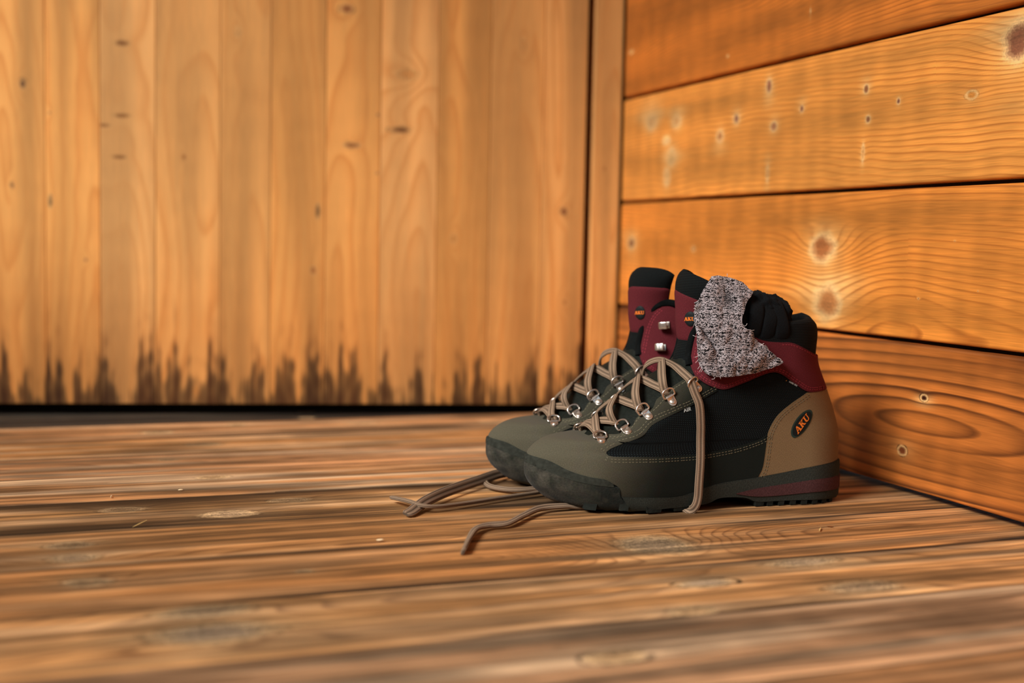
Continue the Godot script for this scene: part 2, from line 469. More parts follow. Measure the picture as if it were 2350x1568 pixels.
func build_floor():
	var fl := base("floor", Transform3D(), "weathered brown timber floor boards of the porch", "floor", "", "structure")
	for k in range(-6, 17):
		var near := 0.4835 + k * BOARD - 0.0000            # distance of the near edge from the camera's foot
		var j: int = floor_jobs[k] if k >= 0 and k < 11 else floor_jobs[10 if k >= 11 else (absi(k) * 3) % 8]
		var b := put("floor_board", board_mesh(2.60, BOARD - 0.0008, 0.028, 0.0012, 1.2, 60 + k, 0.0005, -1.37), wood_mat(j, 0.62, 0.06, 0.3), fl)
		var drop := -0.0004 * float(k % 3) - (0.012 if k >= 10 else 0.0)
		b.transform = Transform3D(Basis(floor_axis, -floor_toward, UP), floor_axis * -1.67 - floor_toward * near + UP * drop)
	var joist := put("joist", board_mesh(2.6, 2.4, 0.02, 0.002, 1.2, 3), M.gap, fl)
	joist.transform = Transform3D(Basis(floor_axis, -floor_toward, UP), floor_axis * -1.67 + floor_toward * 0.25 + UP * -0.0435)

func build_right_wall():
	var wr := base("wall_right", Transform3D(), "varnished horizontal timber planks of the wall on the right", "wall", "", "structure")
	for k in 14:
		var j: int = wall_jobs[k] if k < 4 else wall_jobs[[2, 3, 1][k % 3]]
		var gap := 0.004
		var low := 0.150 * k + gap * 0.5 + (0.004 if k == 0 else 0.0)
		var hi := 0.150 * (k + 1) - gap * 0.5
		var b := put("wall_plank", board_mesh(2.75, hi - low, 0.045, 0.0035, 0.96, 20 + k, 0.0006, 0.0 if k < 4 else 0.31 * k), wood_mat(j, 0.40, 0.03, 0.5), wr)
		b.transform = Transform3D(Basis(wall_axis, UP, wall_face), wall_corner + UP * low)
	var back := put("wall_backing", board_mesh(2.75, 2.1, 0.02, 0.002, 1.0, 3), M.gap, wr)
	back.transform = Transform3D(Basis(wall_axis, UP, wall_face), wall_corner - wall_face * 0.012 - wall_axis * 0.12 + UP * 0.006)
	# the open plank joints look onto that near-black sheet, added to keep light out

func build_back_wall():
	var wb := base("wall_back", Transform3D(), "honey coloured wall of upright boards, dark with rain stains at its foot", "wall", "", "structure")
	var edges := [-0.0068, -0.0699, -0.1466, -0.2224, -0.3035, -0.3806, -0.4567, -0.5259, -0.6139, -0.6884, -0.7609, -0.8325]
	for k in 24:
		var a: float = edges[k] if k < 12 else -0.8325 - 0.075 * (k - 11)
		var b2: float = edges[k + 1] if k < 11 else a - 0.075
		var j: int = back_jobs[(11 - k) if k < 12 else (k * 5) % 11]
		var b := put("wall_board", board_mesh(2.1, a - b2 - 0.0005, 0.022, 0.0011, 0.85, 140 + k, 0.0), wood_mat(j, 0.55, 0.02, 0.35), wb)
		b.transform = Transform3D(Basis(UP, -back_axis, back_face), back_end + back_axis * a + UP * 0.0035)
	var back := put("wall_backing", board_mesh(2.1, 1.9, 0.02, 0.002, 1.0, 3), M.gap, wb)  # near-black sheet added behind so that the gap stays dark
	back.transform = Transform3D(Basis(UP, -back_axis, back_face), back_end + back_axis * 0.06 - back_face * 0.030 + UP * -0.012)
	var t := base("trim_1", Transform3D(), "upright corner post of orange timber between the two walls", "trim", "", "structure")
	var post := put("corner_post", board_mesh(2.1, 0.0425, 0.05, 0.0025, 0.85, 9, 0.0), wood_mat(back_jobs[4], 0.5, 0.02, 0.4), t)
	post.transform = Transform3D(Basis(UP, -back_axis, back_face), back_end + back_axis * 0.0455 + back_face * 0.003 + UP * 0.004)


# out of view, added to shape the daylight: two low parapets and a roof
func build_added_porch():
	var wl := base("added_parapet_left", Transform3D(), "unseen low grey timber parapet on the left, added to block low daylight", "parapet", "", "structure")
	var wf := base("added_parapet_front", Transform3D(), "unseen low grey timber parapet in front, added to block low daylight", "parapet", "", "structure")
	for k in 6:
		var b := put("added_parapet_plank", board_mesh(3.1, 0.146, 0.03, 0.003, 0.96, 300 + k, 0.0005, 0.37 * k), M.grey_wood, wl)
		b.transform = Transform3D(Basis(floor_toward, UP, floor_axis), floor_axis * -1.30 - floor_toward * 2.05 + UP * (0.004 + 0.15 * k))
		b = put("added_parapet_plank", board_mesh(2.3, 0.146, 0.03, 0.003, 0.96, 320 + k, 0.0005, 0.29 * k), M.grey_wood, wf)
		b.transform = Transform3D(Basis(floor_axis, UP, -floor_toward), floor_axis * -1.30 + floor_toward * 1.10 + UP * (0.004 + 0.15 * k))
	for k in range(-14, -5):
		var b := put("floor_board", board_mesh(2.60, BOARD - 0.0008, 0.028, 0.0012, 1.2, 60 + k, 0.0005, -1.37), wood_mat(floor_jobs[absi(k) % 8], 0.62, 0.06, 0.3), get_node("floor"))
		b.transform = Transform3D(Basis(floor_axis, -floor_toward, UP), floor_axis * -1.67 - floor_toward * (0.4835 + k * BOARD))
	var cl := base("added_ceiling", Transform3D(), "unseen white boards overhead, added to shape the daylight", "added_ceiling", "", "structure")
	for k in 20:
		var b := put("added_ceiling_board", board_mesh(2.7, 0.158, 0.03, 0.003, 0.96, 340 + k, 0.0, 0.21 * k), M.white_wood, cl)
		b.transform = Transform3D(Basis(floor_axis, floor_toward, -UP), floor_axis * -1.45 - floor_toward * (2.10 - 0.16 * k) + UP * 2.15)
# ------------------------------------------------------------------ the boot's last: a closed surface
# x runs from the toe tip (0) to the heel, y up from the floor, z outwards from the boot's middle plane.
# At each height y the outline runs from x = front(y) to x = rear(y); u = 0 is the front ridge, 1 the heel, negative u (or u beyond 1) the inner side.
var ly := {}
var lx := {}
var len_of := PackedFloat32Array()                     # height -> distance along the front ridge
var y_top := 0.215
var fz := 1.0                                          # -1 builds the mirror image: the boot for the other foot

func table(xs: Array, ys: Array, step: float, count: int) -> PackedFloat32Array:
	var m := []
	var n := xs.size()
	for i in n:
		if i == 0: m.append((ys[1] - ys[0]) / (xs[1] - xs[0]))
		elif i == n - 1: m.append((ys[n - 1] - ys[n - 2]) / (xs[n - 1] - xs[n - 2]))
		else:
			var a: float = (ys[i] - ys[i - 1]) / (xs[i] - xs[i - 1])
			var b: float = (ys[i + 1] - ys[i]) / (xs[i + 1] - xs[i])
			m.append(0.0 if a * b <= 0.0 else 2.0 * a * b / (a + b))
	var out := PackedFloat32Array()
	var i := 0
	for k in count:
		var x := clampf(k * step, xs[0], xs[n - 1])
		while i < n - 2 and x > xs[i + 1]: i += 1
		var h: float = xs[i + 1] - xs[i]
		var t: float = (x - xs[i]) / h
		out.append((2 * t * t * t - 3 * t * t + 1) * ys[i] + (t * t * t - 2 * t * t + t) * h * m[i] + (3 * t * t - 2 * t * t * t) * ys[i + 1] + (t * t * t - t * t) * h * m[i + 1])
	return out

func prepare_last():
	ly.front = table([0, .0012, .005, .009, .0158, .024, .033, .046, .054, .0588, .0618, .0626, .0632, .0868, .112, .132, .145, .172], [.055, .052, .033, .022, .013, .0045, .001, .0012, .0065, .0135, .022, .0315, .055, .080, .1095, .139, .1455, .150], 0.0005, 441)
	ly.rear = table([0, .0063, .034, .041, .0608, .084, .106, .138, .158, .166, .1745], [.299, .307, .307, .3063, .306, .300, .291, .2795, .2807, .2795, .272], 0.0005, 441)
	ly.rf = table([0, .05, .054, .0588, .0618, .0626, .0632, .066, .069, .075, .09, .14, .17], [.08, .088, .098, .0887, .0773, .0647, .0335, .0290, .0275, .038, .05, .05, .045], 0.0005, 441)
	ly.rb = table([0, .06, .1, .14, .17], [.045, .045, .042, .042, .042], 0.0005, 441)
	ly.vb = table([0, .004, .012, .022, .165, .19, .215], [.95, .96, .985, 1., 1., .94, .78], 0.0005, 441)
	lx.low = table([0, .03, .06, .095, .14, .18, .22, .26, .31], [.042, .047, .053, .053, .046, .039, .0355, .0345, .0345], 0.001, 321)
	lx.mid = table([0, .03, .07, .1, .14, .18, .22, .26, .31], [.036, .041, .046, .046, .042, .038, .036, .035, .034], 0.001, 321)
	lx.up = table([0, .1, .14, .18, .22, .26, .31], [.034, .034, .036, .039, .041, .040, .036], 0.001, 321)
	len_of.append(0.0)
	for k in 440:
		var d: float = 0.75 * (ly.front[k + 1] - ly.front[k])
		len_of.append(len_of[k] + sqrt(0.0005 * 0.0005 + d * d))

func lut(l: PackedFloat32Array, q: float) -> float:
	var i := clampi(int(q), 0, l.size() - 2)
	return lerpf(l[i], l[i + 1], clampf(q - i, 0.0, 1.0))

func run_of(y: float) -> float:
	return lut(len_of, y * 2000.0)

func height_of(v: float) -> float:
	var a := 0
	var b := 440
	while b - a > 1:
		var c := (a + b) / 2
		if len_of[c] > v: b = c
		else: a = c
	return (a + clampf((v - len_of[a]) / (len_of[b] - len_of[a]), 0.0, 1.0)) * 0.0005

func half_width(x: float, y: float) -> float:
	var q := x * 1000.0
	var t1 := smoothstep(0.03, 0.08, y)
	var t2 := smoothstep(0.075, 0.135, y)
	return lerpf(lerpf(lut(lx.low, q), lut(lx.mid, q), t1), lut(lx.up, q), t2) * lut(ly.vb, y * 2000.0)

func last_at(u: float, y: float) -> Vector3:
	var side := 1.0
	if u > 1.0:
		u = 2.0 - u
		side = -0.90
	if u < 0.0:
		u = -u
		side = -0.90
	var q := y * 2000.0
	var f := lut(ly.front, q)
	var b := lut(ly.rear, q)
	var x := f + (b - f) * (1.0 - cos(PI * u)) * 0.5
	y = maxf(y, 0.0045 + 0.0055 * smoothstep(0.150, 0.176, x) * (1.0 - smoothstep(0.188, 0.212, x)))
	return Vector3(x, y, side * depth_at(x, y, f, b))

func depth_at(x: float, y: float, f: float, b: float) -> float:
	var q := y * 2000.0
	var rf := lut(ly.rf, q)
	var rb := lut(ly.rb, q)
	var s := minf(1.0, (b - f) / (rf + rb))
	var df := clampf((x - f) / (rf * s), 0.0, 1.0)
	var db := clampf((b - x) / (rb * s), 0.0, 1.0)
	return half_width(x, y) * sqrt(maxf(0.0, 1.0 - (1.0 - df) * (1.0 - df))) * sqrt(maxf(0.0, 1.0 - (1.0 - db) * (1.0 - db)))

func u_of(x: float, y: float) -> float:
	var f := lut(ly.front, y * 2000.0)
	var b := lut(ly.rear, y * 2000.0)
	return acos(clampf(1.0 - 2.0 * (x - f) / (b - f), -1.0, 1.0)) / PI

const UK := 0.30                                       # metres of panel per unit of u
func lift_last(d: Vector2, off: float) -> Array:
	var u := d.x / UK
	var v := d.y
	var p := last_at(u, height_of(v))
	var e := 0.006
	var du := last_at(u + e, height_of(v)) - last_at(u - e, height_of(v))
	var dv := last_at(u, height_of(v + 0.0008)) - last_at(u, height_of(v - 0.0008))
	var n := du.cross(dv)
	n = n.normalized() if n.length_squared() > 1e-16 else Vector3(signf(p.x - 0.15), 0, 0)
	return [p + n * off, n]

# the sock's turned-down top: a sheet that leans against the outside of the collar
func lift_sheet(d: Vector2, off: float) -> Array:
	var e := 0.0006
	var p := sheet_at(d)
	var n := (sheet_at(d + Vector2(e, 0)) - sheet_at(d - Vector2(e, 0))).cross(sheet_at(d + Vector2(0, e)) - sheet_at(d - Vector2(0, e))).normalized()
	return [p + n * off, n]

var fold_noise := FastNoiseLite.new()
var scuff := FastNoiseLite.new()
func sheet_at(d: Vector2) -> Vector3:
	var y := d.y
	var z := 0.0
	if y < 0.11: z = 0.050 - (0.11 - y) * 0.2
	elif y < 0.14: z = lerpf(0.050, 0.053, (y - 0.11) / 0.03)
	elif y < 0.165: z = lerpf(0.053, 0.050, (y - 0.14) / 0.025)
	elif y < 0.19: z = lerpf(0.050, 0.041, (y - 0.165) / 0.025)
	else: z = lerpf(0.041, 0.027, (y - 0.19) / 0.025)
	if d.x < 0.19: z -= pow((0.19 - d.x) / 0.05, 2.0) * 0.014
	# the long crease from the front edge down to the middle, and softer dents
	var a := Vector2(0.1430, 0.1700)
	var b := Vector2(0.1660, 0.1360)
	var ab := b - a
	var t := clampf((d - a).dot(ab) / ab.length_squared(), 0.0, 1.0)
	var s := (d - a - ab * t).length()
	var sgn := signf((d - a).cross(ab))
	var ends := smoothstep(0.0, 0.3, t) * (1.0 - smoothstep(0.7, 1.0, t))
	z += ends * (0.0050 * exp(-s * s / 0.00004) * sgn - 0.0068 * exp(-s * s / 0.000012))
	z += 0.0040 * fold_noise.get_noise_2d(d.x * 42.0, d.y * 30.0)
	z += 0.003 * exp(-((d - Vector2(0.176, 0.191)).length_squared()) / 0.00008) * -1.0
	return Vector3(d.x, y, z)

# ------------------------------------------------------------------ meshes in boot space
func commit(called: String, v: PackedVector3Array, n: PackedVector3Array, uv: PackedVector2Array, idx: PackedInt32Array, mat: Material, parent: Node, col := PackedColorArray()) -> MeshInstance3D:
	if fz < 0.0:
		for i in v.size():
			v[i].z = -v[i].z
			n[i].z = -n[i].z
		idx = flip(idx)
	return put(called, tri_mesh(v, n, uv, idx, col), mat, parent)

# joins grids of points into one part; normals from the grid
class Patchwork:
	var v := PackedVector3Array()
	var n := PackedVector3Array()
	var uv := PackedVector2Array()
	var idx := PackedInt32Array()
	func grid(p: PackedVector3Array, cols: int, loop := false, uv_x := 1.0, uv_y := 1.0, along := PackedFloat32Array()):
		# p: rows of cols points; seen from outside, columns run to the right and rows upwards
		var rows := p.size() / cols
		var b := v.size()
		for r in rows:
			for c in cols:
				var l := p[r * cols + ((c - 1 + cols - 1) % (cols - 1) if loop else maxi(c - 1, 0))]
				var rr := p[r * cols + ((c + 1) % (cols - 1) if loop else mini(c + 1, cols - 1))]
				var lo := p[maxi(r - 1, 0) * cols + c]
				var hi := p[mini(r + 1, rows - 1) * cols + c]
				var m := (rr - l).cross(hi - lo)
				v.append(p[r * cols + c])
				n.append(m.normalized() if m.length_squared() > 1e-22 else Vector3.UP)
				uv.append(Vector2(uv_x * c / (cols - 1), along[r] if along.size() else uv_y * r / maxi(1, rows - 1)))
		for r in rows - 1:
			for c in cols - 1:
				var i := b + r * cols + c
				idx.append_array([i, i + cols, i + 1, i + 1, i + cols, i + cols + 1])
	func fan(ring: PackedVector3Array, normal: Vector3):
		var b := v.size()
		var mid := Vector3.ZERO
		for q in ring: mid += q
		v.append(mid / ring.size())
		n.append(normal)
		uv.append(Vector2(0.5, 0.5))
		for q in ring:
			v.append(q)
			n.append(normal)
			uv.append(Vector2(0.5, 0.5))
		for k in ring.size():
			var i := b + 1 + k
			var j := b + 1 + (k + 1) % ring.size()
			if (v[i] - v[b]).cross(v[j] - v[b]).dot(normal) > 0.0: idx.append_array([b, j, i])
			else: idx.append_array([b, i, j])

func done(called: String, w: Patchwork, mat: Material, parent: Node) -> MeshInstance3D:
	return commit(called, w.v, w.n, w.uv, w.idx, mat, parent)

# a smooth curve through points, resampled
func smooth2(pts: Array, step := 0.0025) -> PackedVector2Array:
	var out := PackedVector2Array()
	for i in pts.size() - 1:
		var p0: Vector2 = pts[maxi(i - 1, 0)]
		var p1: Vector2 = pts[i]
		var p2: Vector2 = pts[i + 1]
		var p3: Vector2 = pts[mini(i + 2, pts.size() - 1)]
		var k := maxi(1, int(p1.distance_to(p2) / step))
		for j in k:
			var t := float(j) / k
			out.append(p1.cubic_interpolate(p2, p1 - (p2 - p0) * 0.0 if i == 0 else p0, p3, t))
	out.append(pts[-1])
	return out

func smooth3(pts: Array, step := 0.0015) -> PackedVector3Array:
	var out := PackedVector3Array()
	for i in pts.size() - 1:
		var p0: Vector3 = pts[maxi(i - 1, 0)]
		var p1: Vector3 = pts[i]
		var p2: Vector3 = pts[i + 1]
		var p3: Vector3 = pts[mini(i + 2, pts.size() - 1)]
		var k := maxi(1, int(p1.distance_to(p2) / step))
		for j in k:
			out.append(p1.cubic_interpolate(p2, p0, p3, float(j) / k))
	out.append(pts[-1])
	return out

func v2(list: Array) -> Array:
	var out := []
	for i in range(0, list.size(), 2): out.append(Vector2(list[i], list[i + 1]))
	return out

func rev(list: Array) -> Array:
	var out := list.duplicate()
	out.reverse()
	return out

# paths in (x, y) -> outline in panel space. mode: "outer", "inner", "front" (open at the front ridge, mirrored), "back" (open at the heel, mirrored)
func outline(paths: Array, mode: String) -> PackedVector2Array:
	var one := PackedVector2Array()
	for p in paths:
		for q in smooth2(p):
			var d := Vector2(u_of(q.x, q.y) * UK, run_of(q.y))
			if one.is_empty() or one[-1].distance_to(d) > 0.0004: one.append(d)
	if mode == "outer": return one
	var out := PackedVector2Array()
	var turn := 2.0 * UK if mode == "back" else 0.0
	if mode != "inner": out.append_array(one)
	for i in range(one.size() - 1, -1, -1):
		var d := Vector2(turn - one[i].x, one[i].y)
		if out.is_empty() or out[-1].distance_to(d) > 0.0004: out.append(d)
	if out[0].distance_to(out[-1]) < 0.0004: out.remove_at(out.size() - 1)
	return out

func biggest(list: Array) -> PackedVector2Array:
	var best := PackedVector2Array()
	var size := 0.0
	for p in list:
		var a := 0.0
		for i in p.size(): a += p[i].cross(p[(i + 1) % p.size()])
		if absf(a) > size:
			size = absf(a)
			best = p
	return best

func shrunk(poly: PackedVector2Array, by: float) -> PackedVector2Array:
	var big := PackedVector2Array()
	for p in poly: big.append(p * 1000.0)
	var out := PackedVector2Array()
	for p in biggest(Geometry2D.offset_polygon(big, -by * 1000.0)): out.append(p * 0.001)
	return out

# a piece of leather, cloth or rubber laid on a surface: raised by off, with a rounded edge that goes down to the surface below
func panel(called: String, poly: PackedVector2Array, off: float, mat: Material, parent: Node, spacing := 0.0032, lift := "last", under := 0.0006, tint := "") -> MeshInstance3D:
	if Geometry2D.is_polygon_clockwise(poly): poly.reverse()
	var bev := minf(0.0009, off * 0.8)
	var inset := shrunk(poly, bev)
	var core := shrunk(poly, bev + spacing * 0.55)
	var pts := poly.duplicate()
	var high := PackedFloat32Array()
	for p in poly: high.append(off * 0.45)
	for i in inset.size():
		if i == 0 or inset[i].distance_to(inset[i - 1]) > 0.0003:
			pts.append(inset[i])
			high.append(off)
	var lo := poly[0]
	var hi := poly[0]
	for p in poly:
		lo = Vector2(minf(lo.x, p.x), minf(lo.y, p.y))
		hi = Vector2(maxf(hi.x, p.x), maxf(hi.y, p.y))
	var row := 0
	var y := lo.y
	while y < hi.y:
		var x := lo.x + (spacing * 0.5 if row % 2 else 0.0)
		while x < hi.x:
			var q := Vector2(x, y)
			if core.size() > 2 and Geometry2D.is_point_in_polygon(q, core):
				pts.append(q)
				high.append(off)
			x += spacing
		y += spacing * 0.866
		row += 1
	var tri := Geometry2D.triangulate_delaunay(pts)
	var v := PackedVector3Array()
	var n := PackedVector3Array()
	var uv := PackedVector2Array()
	var col := PackedColorArray()
	for i in pts.size():
		var r: Array = lift_last(pts[i], high[i]) if lift == "last" else lift_sheet(pts[i], high[i])
		v.append(r[0])
		n.append(r[1])
		uv.append(pts[i])
		if tint == "toe_fade":  # colour runs from paler at the toe to near-black along the side
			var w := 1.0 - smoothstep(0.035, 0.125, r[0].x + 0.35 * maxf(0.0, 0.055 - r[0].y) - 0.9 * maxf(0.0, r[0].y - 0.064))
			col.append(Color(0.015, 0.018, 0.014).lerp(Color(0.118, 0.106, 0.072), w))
		if tint == "scuffs":
			var w := (1.0 - smoothstep(0.012, 0.062, r[0].x)) * clampf(0.55 + 0.9 * scuff.get_noise_3dv(r[0] * 70.0), 0.0, 1.0)
			w = maxf(w, 0.3 * smoothstep(0.18, 0.42, scuff.get_noise_3dv(r[0] * 120.0 + Vector3(9, 0, 0))))
			col.append(Color(0.022, 0.025, 0.020).lerp(Color(0.096, 0.088, 0.068), w))
		if tint == "worn":
			var w := exp(-(pts[i] - Vector2(0.1745, 0.1905)).length_squared() / 0.00004)
			col.append(Color(1, 1, 1).lerp(Color(0.12, 0.12, 0.13), clampf(w * 1.3 * (0.6 + scuff.get_noise_2d(pts[i].x * 600.0, pts[i].y * 900.0)), 0.0, 1.0)))
	var idx := PackedInt32Array()
	for i in range(0, tri.size(), 3):
		var a := tri[i]
		var b := tri[i + 1]
		var c := tri[i + 2]
		if not Geometry2D.is_point_in_polygon((pts[a] + pts[b] + pts[c]) / 3.0, poly): continue
		var area := (pts[b] - pts[a]).cross(pts[c] - pts[a])
		if absf(area) < 1e-12: continue
		if area > 0.0: idx.append_array([a, c, b])
		else: idx.append_array([a, b, c])
	# the edge
	var m := poly.size()
	var e := v.size()
	for i in m:
		var a := poly[(i + m - 1) % m]
		var b := poly[(i + 1) % m]
		var r: Array = lift_last(poly[i], off * 0.45) if lift == "last" else lift_sheet(poly[i], off * 0.45)
		var low: Array = lift_last(poly[i], -under) if lift == "last" else lift_sheet(poly[i], -under)
		var along: Vector3 = (lift_last(b, 0.0)[0] - lift_last(a, 0.0)[0]) if lift == "last" else (lift_sheet(b, 0.0)[0] - lift_sheet(a, 0.0)[0])
		var outw := along.cross(r[1]).normalized()
		for q in [r[0], low[0]]:
			v.append(q)
			n.append(outw)
			uv.append(poly[i])
			if tint: col.append(col[i])
	for i in m:
		var a := e + i * 2
		var b := e + ((i + 1) % m) * 2
		idx.append_array([a, b, a + 1, b, b + 1, a + 1])
	return commit(called, v, n, uv, idx, mat, parent, col)

# a strap or tube swept along points: half width a (across), half thickness b (along the given normals), with ribs
func strap(w: Patchwork, pts: PackedVector3Array, normals: PackedVector3Array, a: float, b: float, sides := 14, ribs := 0.0, taper := false):
	var p := PackedVector3Array()
	var along := PackedFloat32Array()
	var total := 0.0
	var k := pts.size()
	var ends := []
	for i in k:
		var t := (pts[mini(i + 1, k - 1)] - pts[maxi(i - 1, 0)]).normalized()
		var nn := normals[i] - t * normals[i].dot(t)
		nn = nn.normalized() if nn.length_squared() > 1e-8 else t.cross(Vector3.RIGHT).normalized()
		var s := t.cross(nn)
		if i > 0: total += pts[i].distance_to(pts[i - 1])
		along.append(total)
		var sc := 1.0
		if taper: sc = minf(1.0, 0.62 + 0.38 * minf(i, k - 1 - i) / 3.0)
		var ring := PackedVector3Array()
		for c in sides + 1:
			var an := -TAU * c / sides
			var ca := cos(an)
			var sa := sin(an)
			var bump := 1.0 + ribs * cos(an * 2.0) * cos(ca * 7.5)
			var q := pts[i] + s * (signf(ca) * pow(absf(ca), 0.75) * a * sc) + nn * (signf(sa) * pow(absf(sa), 0.75) * b * sc * bump)
			p.append(q)
			if c < sides: ring.append(q)
		if i == 0: ends.append([ring, -t])
		if i == k - 1: ends.append([ring, t])
	var first := p.slice(0, sides + 1)
	w.grid(p, sides + 1, true, 2.0, 1.0, along)
	for e in ends: w.fan(e[0], e[1])

func ridge_normals(pts: PackedVector3Array, at: Array) -> PackedVector3Array:
	var out := PackedVector3Array()
	for i in pts.size():
		var q := float(i) / (pts.size() - 1) * (at.size() - 1)
		var k := mini(int(q), at.size() - 2)
		out.append((at[k] as Vector3).lerp(at[k + 1], q - k).normalized())
	return out

func on(x: float, y: float, off := 0.0, side := 1.0) -> Vector3:
	var u := u_of(x, y)
	return lift_last(Vector2(u * UK * side, run_of(y)), off)[0]

func normal_on(x: float, y: float, side := 1.0) -> Vector3:
	return lift_last(Vector2(u_of(x, y) * UK * side, run_of(y)), 0.0)[1]

# a row of stitches beside an edge, joined into the stitching part
func stitches(w: Patchwork, pts: Array, beside: float, off: float, side := 1.0, pitch := 0.0031, long := 0.0019):
	var line := smooth2(pts, 0.0008)
	var total := 0.0
	var next := 0.002
	for i in range(1, line.size()):
		var seg := line[i].distance_to(line[i - 1])
		total += seg
		if total < next: continue
		next += pitch
		var t := (line[i] - line[i - 1]).normalized()
		var c := line[i] + Vector2(-t.y, t.x) * beside
		var p := on(c.x, c.y, off, side)
		var nn := normal_on(c.x, c.y, side)
		var q := on(c.x + t.x * 0.001, c.y + t.y * 0.001, off, side)
		var tt := (q - p).normalized()
		var b := nn.cross(tt) * 0.00034
		var up := nn * 0.0003
		tt *= long * 0.5
		var o := w.v.size()
		for s in [[-1.0, 0.25], [-0.55, 1.0], [0.55, 1.0], [1.0, 0.25]]:
			w.v.append_array([p + tt * s[0] - b, p + tt * s[0] * 0.94 + up * s[1], p + tt * s[0] + b])
			w.n.append_array([(nn - b * 2000.0).normalized(), nn, (nn + b * 2000.0).normalized()])
			w.uv.append_array([Vector2.ZERO, Vector2.ZERO, Vector2.ZERO])
		for r in 3:
			for k in 2:
				var a := o + r * 3 + k
				var tri := [a, a + 1, a + 3, a + 1, a + 4, a + 3]
				for z in [0, 3]:
					var f1: Vector3 = w.v[tri[z]]
					var f2: Vector3 = w.v[tri[z + 1]]
					var f3: Vector3 = w.v[tri[z + 2]]
					if (f2 - f1).cross(f3 - f1).dot(nn) > 0.0: w.idx.append_array([tri[z], tri[z + 2], tri[z + 1]])
					else: w.idx.append_array([tri[z], tri[z + 1], tri[z + 2]])

# lettering laid on the last (or any lift): text centred at (x, y), turned by angle
func lettering(called: String, words: String, bold: bool, serif: bool, tall: float, c: Vector2, angle: float, mat: Material, parent: Node, place: String, off: float, skew := 0.0, wide := 1.0):
	var tm := TextMesh.new()
	var sf := SystemFont.new()
	sf.font_names = PackedStringArray(["Droid Serif" if serif else "Droid Sans"])
	sf.font_weight = 700 if bold else 400
	tm.font = sf
	tm.text = words
	tm.font_size = 64
	tm.pixel_size = 0.01
	tm.depth = 0.02
	tm.curve_step = 2.0
	var arr := tm.get_mesh_arrays()
	var src: PackedVector3Array = arr[Mesh.ARRAY_VERTEX]
	var sn: PackedVector3Array = arr[Mesh.ARRAY_NORMAL]
	var lo := 1e9
	var hi := -1e9
	for p in src:
		lo = minf(lo, p.y)
		hi = maxf(hi, p.y)
	var s := tall / (hi - lo)
	var v := PackedVector3Array()
	var n := PackedVector3Array()
	var uv := PackedVector2Array()
	for i in src.size():
		var q := Vector2((src[i].x + skew * src[i].y) * s * wide, (src[i].y - (lo + hi) * 0.5) * s).rotated(angle)
		if fz < 0.0: q = q * Vector2(1, 1)
		var d := c + q
		var r: Array
		if place == "tongue": r = tongue_at(q.x * (1.0 if fz > 0.0 else -1.0) / 0.036 + c.x, d.y, off)
		else: r = lift_last(Vector2(u_of(d.x, d.y) * UK, run_of(d.y)), off)
		v.append(r[0] + r[1] * (0.00035 if src[i].z > 0.0 else -0.0003))
		n.append(r[1])
		uv.append(Vector2.ZERO)
	var idx: PackedInt32Array = arr[Mesh.ARRAY_INDEX] if arr[Mesh.ARRAY_INDEX] != null else PackedInt32Array(range(src.size()))
	if place == "tongue" and fz < 0.0: idx = flip(idx)
	commit(called, v, n, uv, idx, mat, parent)

# ------------------------------------------------------------------ tongue
func tongue_at(a: float, y: float, off: float) -> Array:
	var front := 0.0
	if y < 0.150: front = lerpf(0.139, 0.1450, (y - 0.132) / 0.018)
	elif y < 0.17: front = lerpf(0.1450, 0.1430, (y - 0.150) / 0.02)
	elif y < 0.197: front = lerpf(0.1430, 0.1430, (y - 0.17) / 0.027)
	else: front = lerpf(0.1430, 0.1480, pow((y - 0.197) / 0.02, 1.6))
	var n := Vector3(-cos(a), 0.0, sin(a))
	var flare := smoothstep(0.172, 0.212, y)
	return [Vector3(front + lerpf(0.0015, 0.0, flare) + 0.035 - 0.035 * cos(a), y, lerpf(0.0245, 0.040, flare) * sin(a)) + n * off, n]

func tongue_slab(called: String, y0: float, y1: float, drop: float, a0: float, off_in: float, off_out: float, mat: Material, parent: Node, low_drop := 0.0, bulge := 0.0, tilt := 0.0):
	var w := Patchwork.new()
	var cols := 33
	var p := PackedVector3Array()
	var back := PackedVector3Array()
	var rows := 30
	for r in rows + 1:
		for c in cols:
			var s := 2.0 * c / (cols - 1) - 1.0
			var a := -s * a0
			a = s * a0
			var top := y1 - drop * pow(absf(s), 5.0) - tilt * pow(maxf(0.0, s + 0.15), 1.3)
			var low := y0 - low_drop * absf(s)
			var f := float(r) / rows
			var e := 1.0 - pow(maxf(absf(2.0 * f - 1.0), absf(s)), 14.0)
			var soft := bulge * (1.0 - s * s) * sin(f * PI)
			p.append(tongue_at(a, lerpf(low, top, f), lerpf((off_in + off_out) * 0.5, off_out, e) + soft)[0])
	# outside runs from the far side (negative angle) to the near side: left to right
	w.grid(p, cols)
	for r in rows + 1:
		for c in cols:
			var s := 1.0 - 2.0 * c / (cols - 1)
			var top := y1 - drop * pow(absf(s), 5.0) - tilt * pow(maxf(0.0, s + 0.15), 1.3)
			var low := y0 - low_drop * absf(s)
			var f := float(r) / rows
			var e := 1.0 - pow(maxf(absf(2.0 * f - 1.0), absf(s)), 14.0)
			back.append(tongue_at(s * a0, lerpf(low, top, f), lerpf((off_in + off_out) * 0.5, off_in, e))[0])
	w.grid(back, cols)
	for i in w.uv.size(): w.uv[i] = Vector2(w.uv[i].x * a0 * 0.074, w.v[i].y)
	return done(called, w, mat, parent)

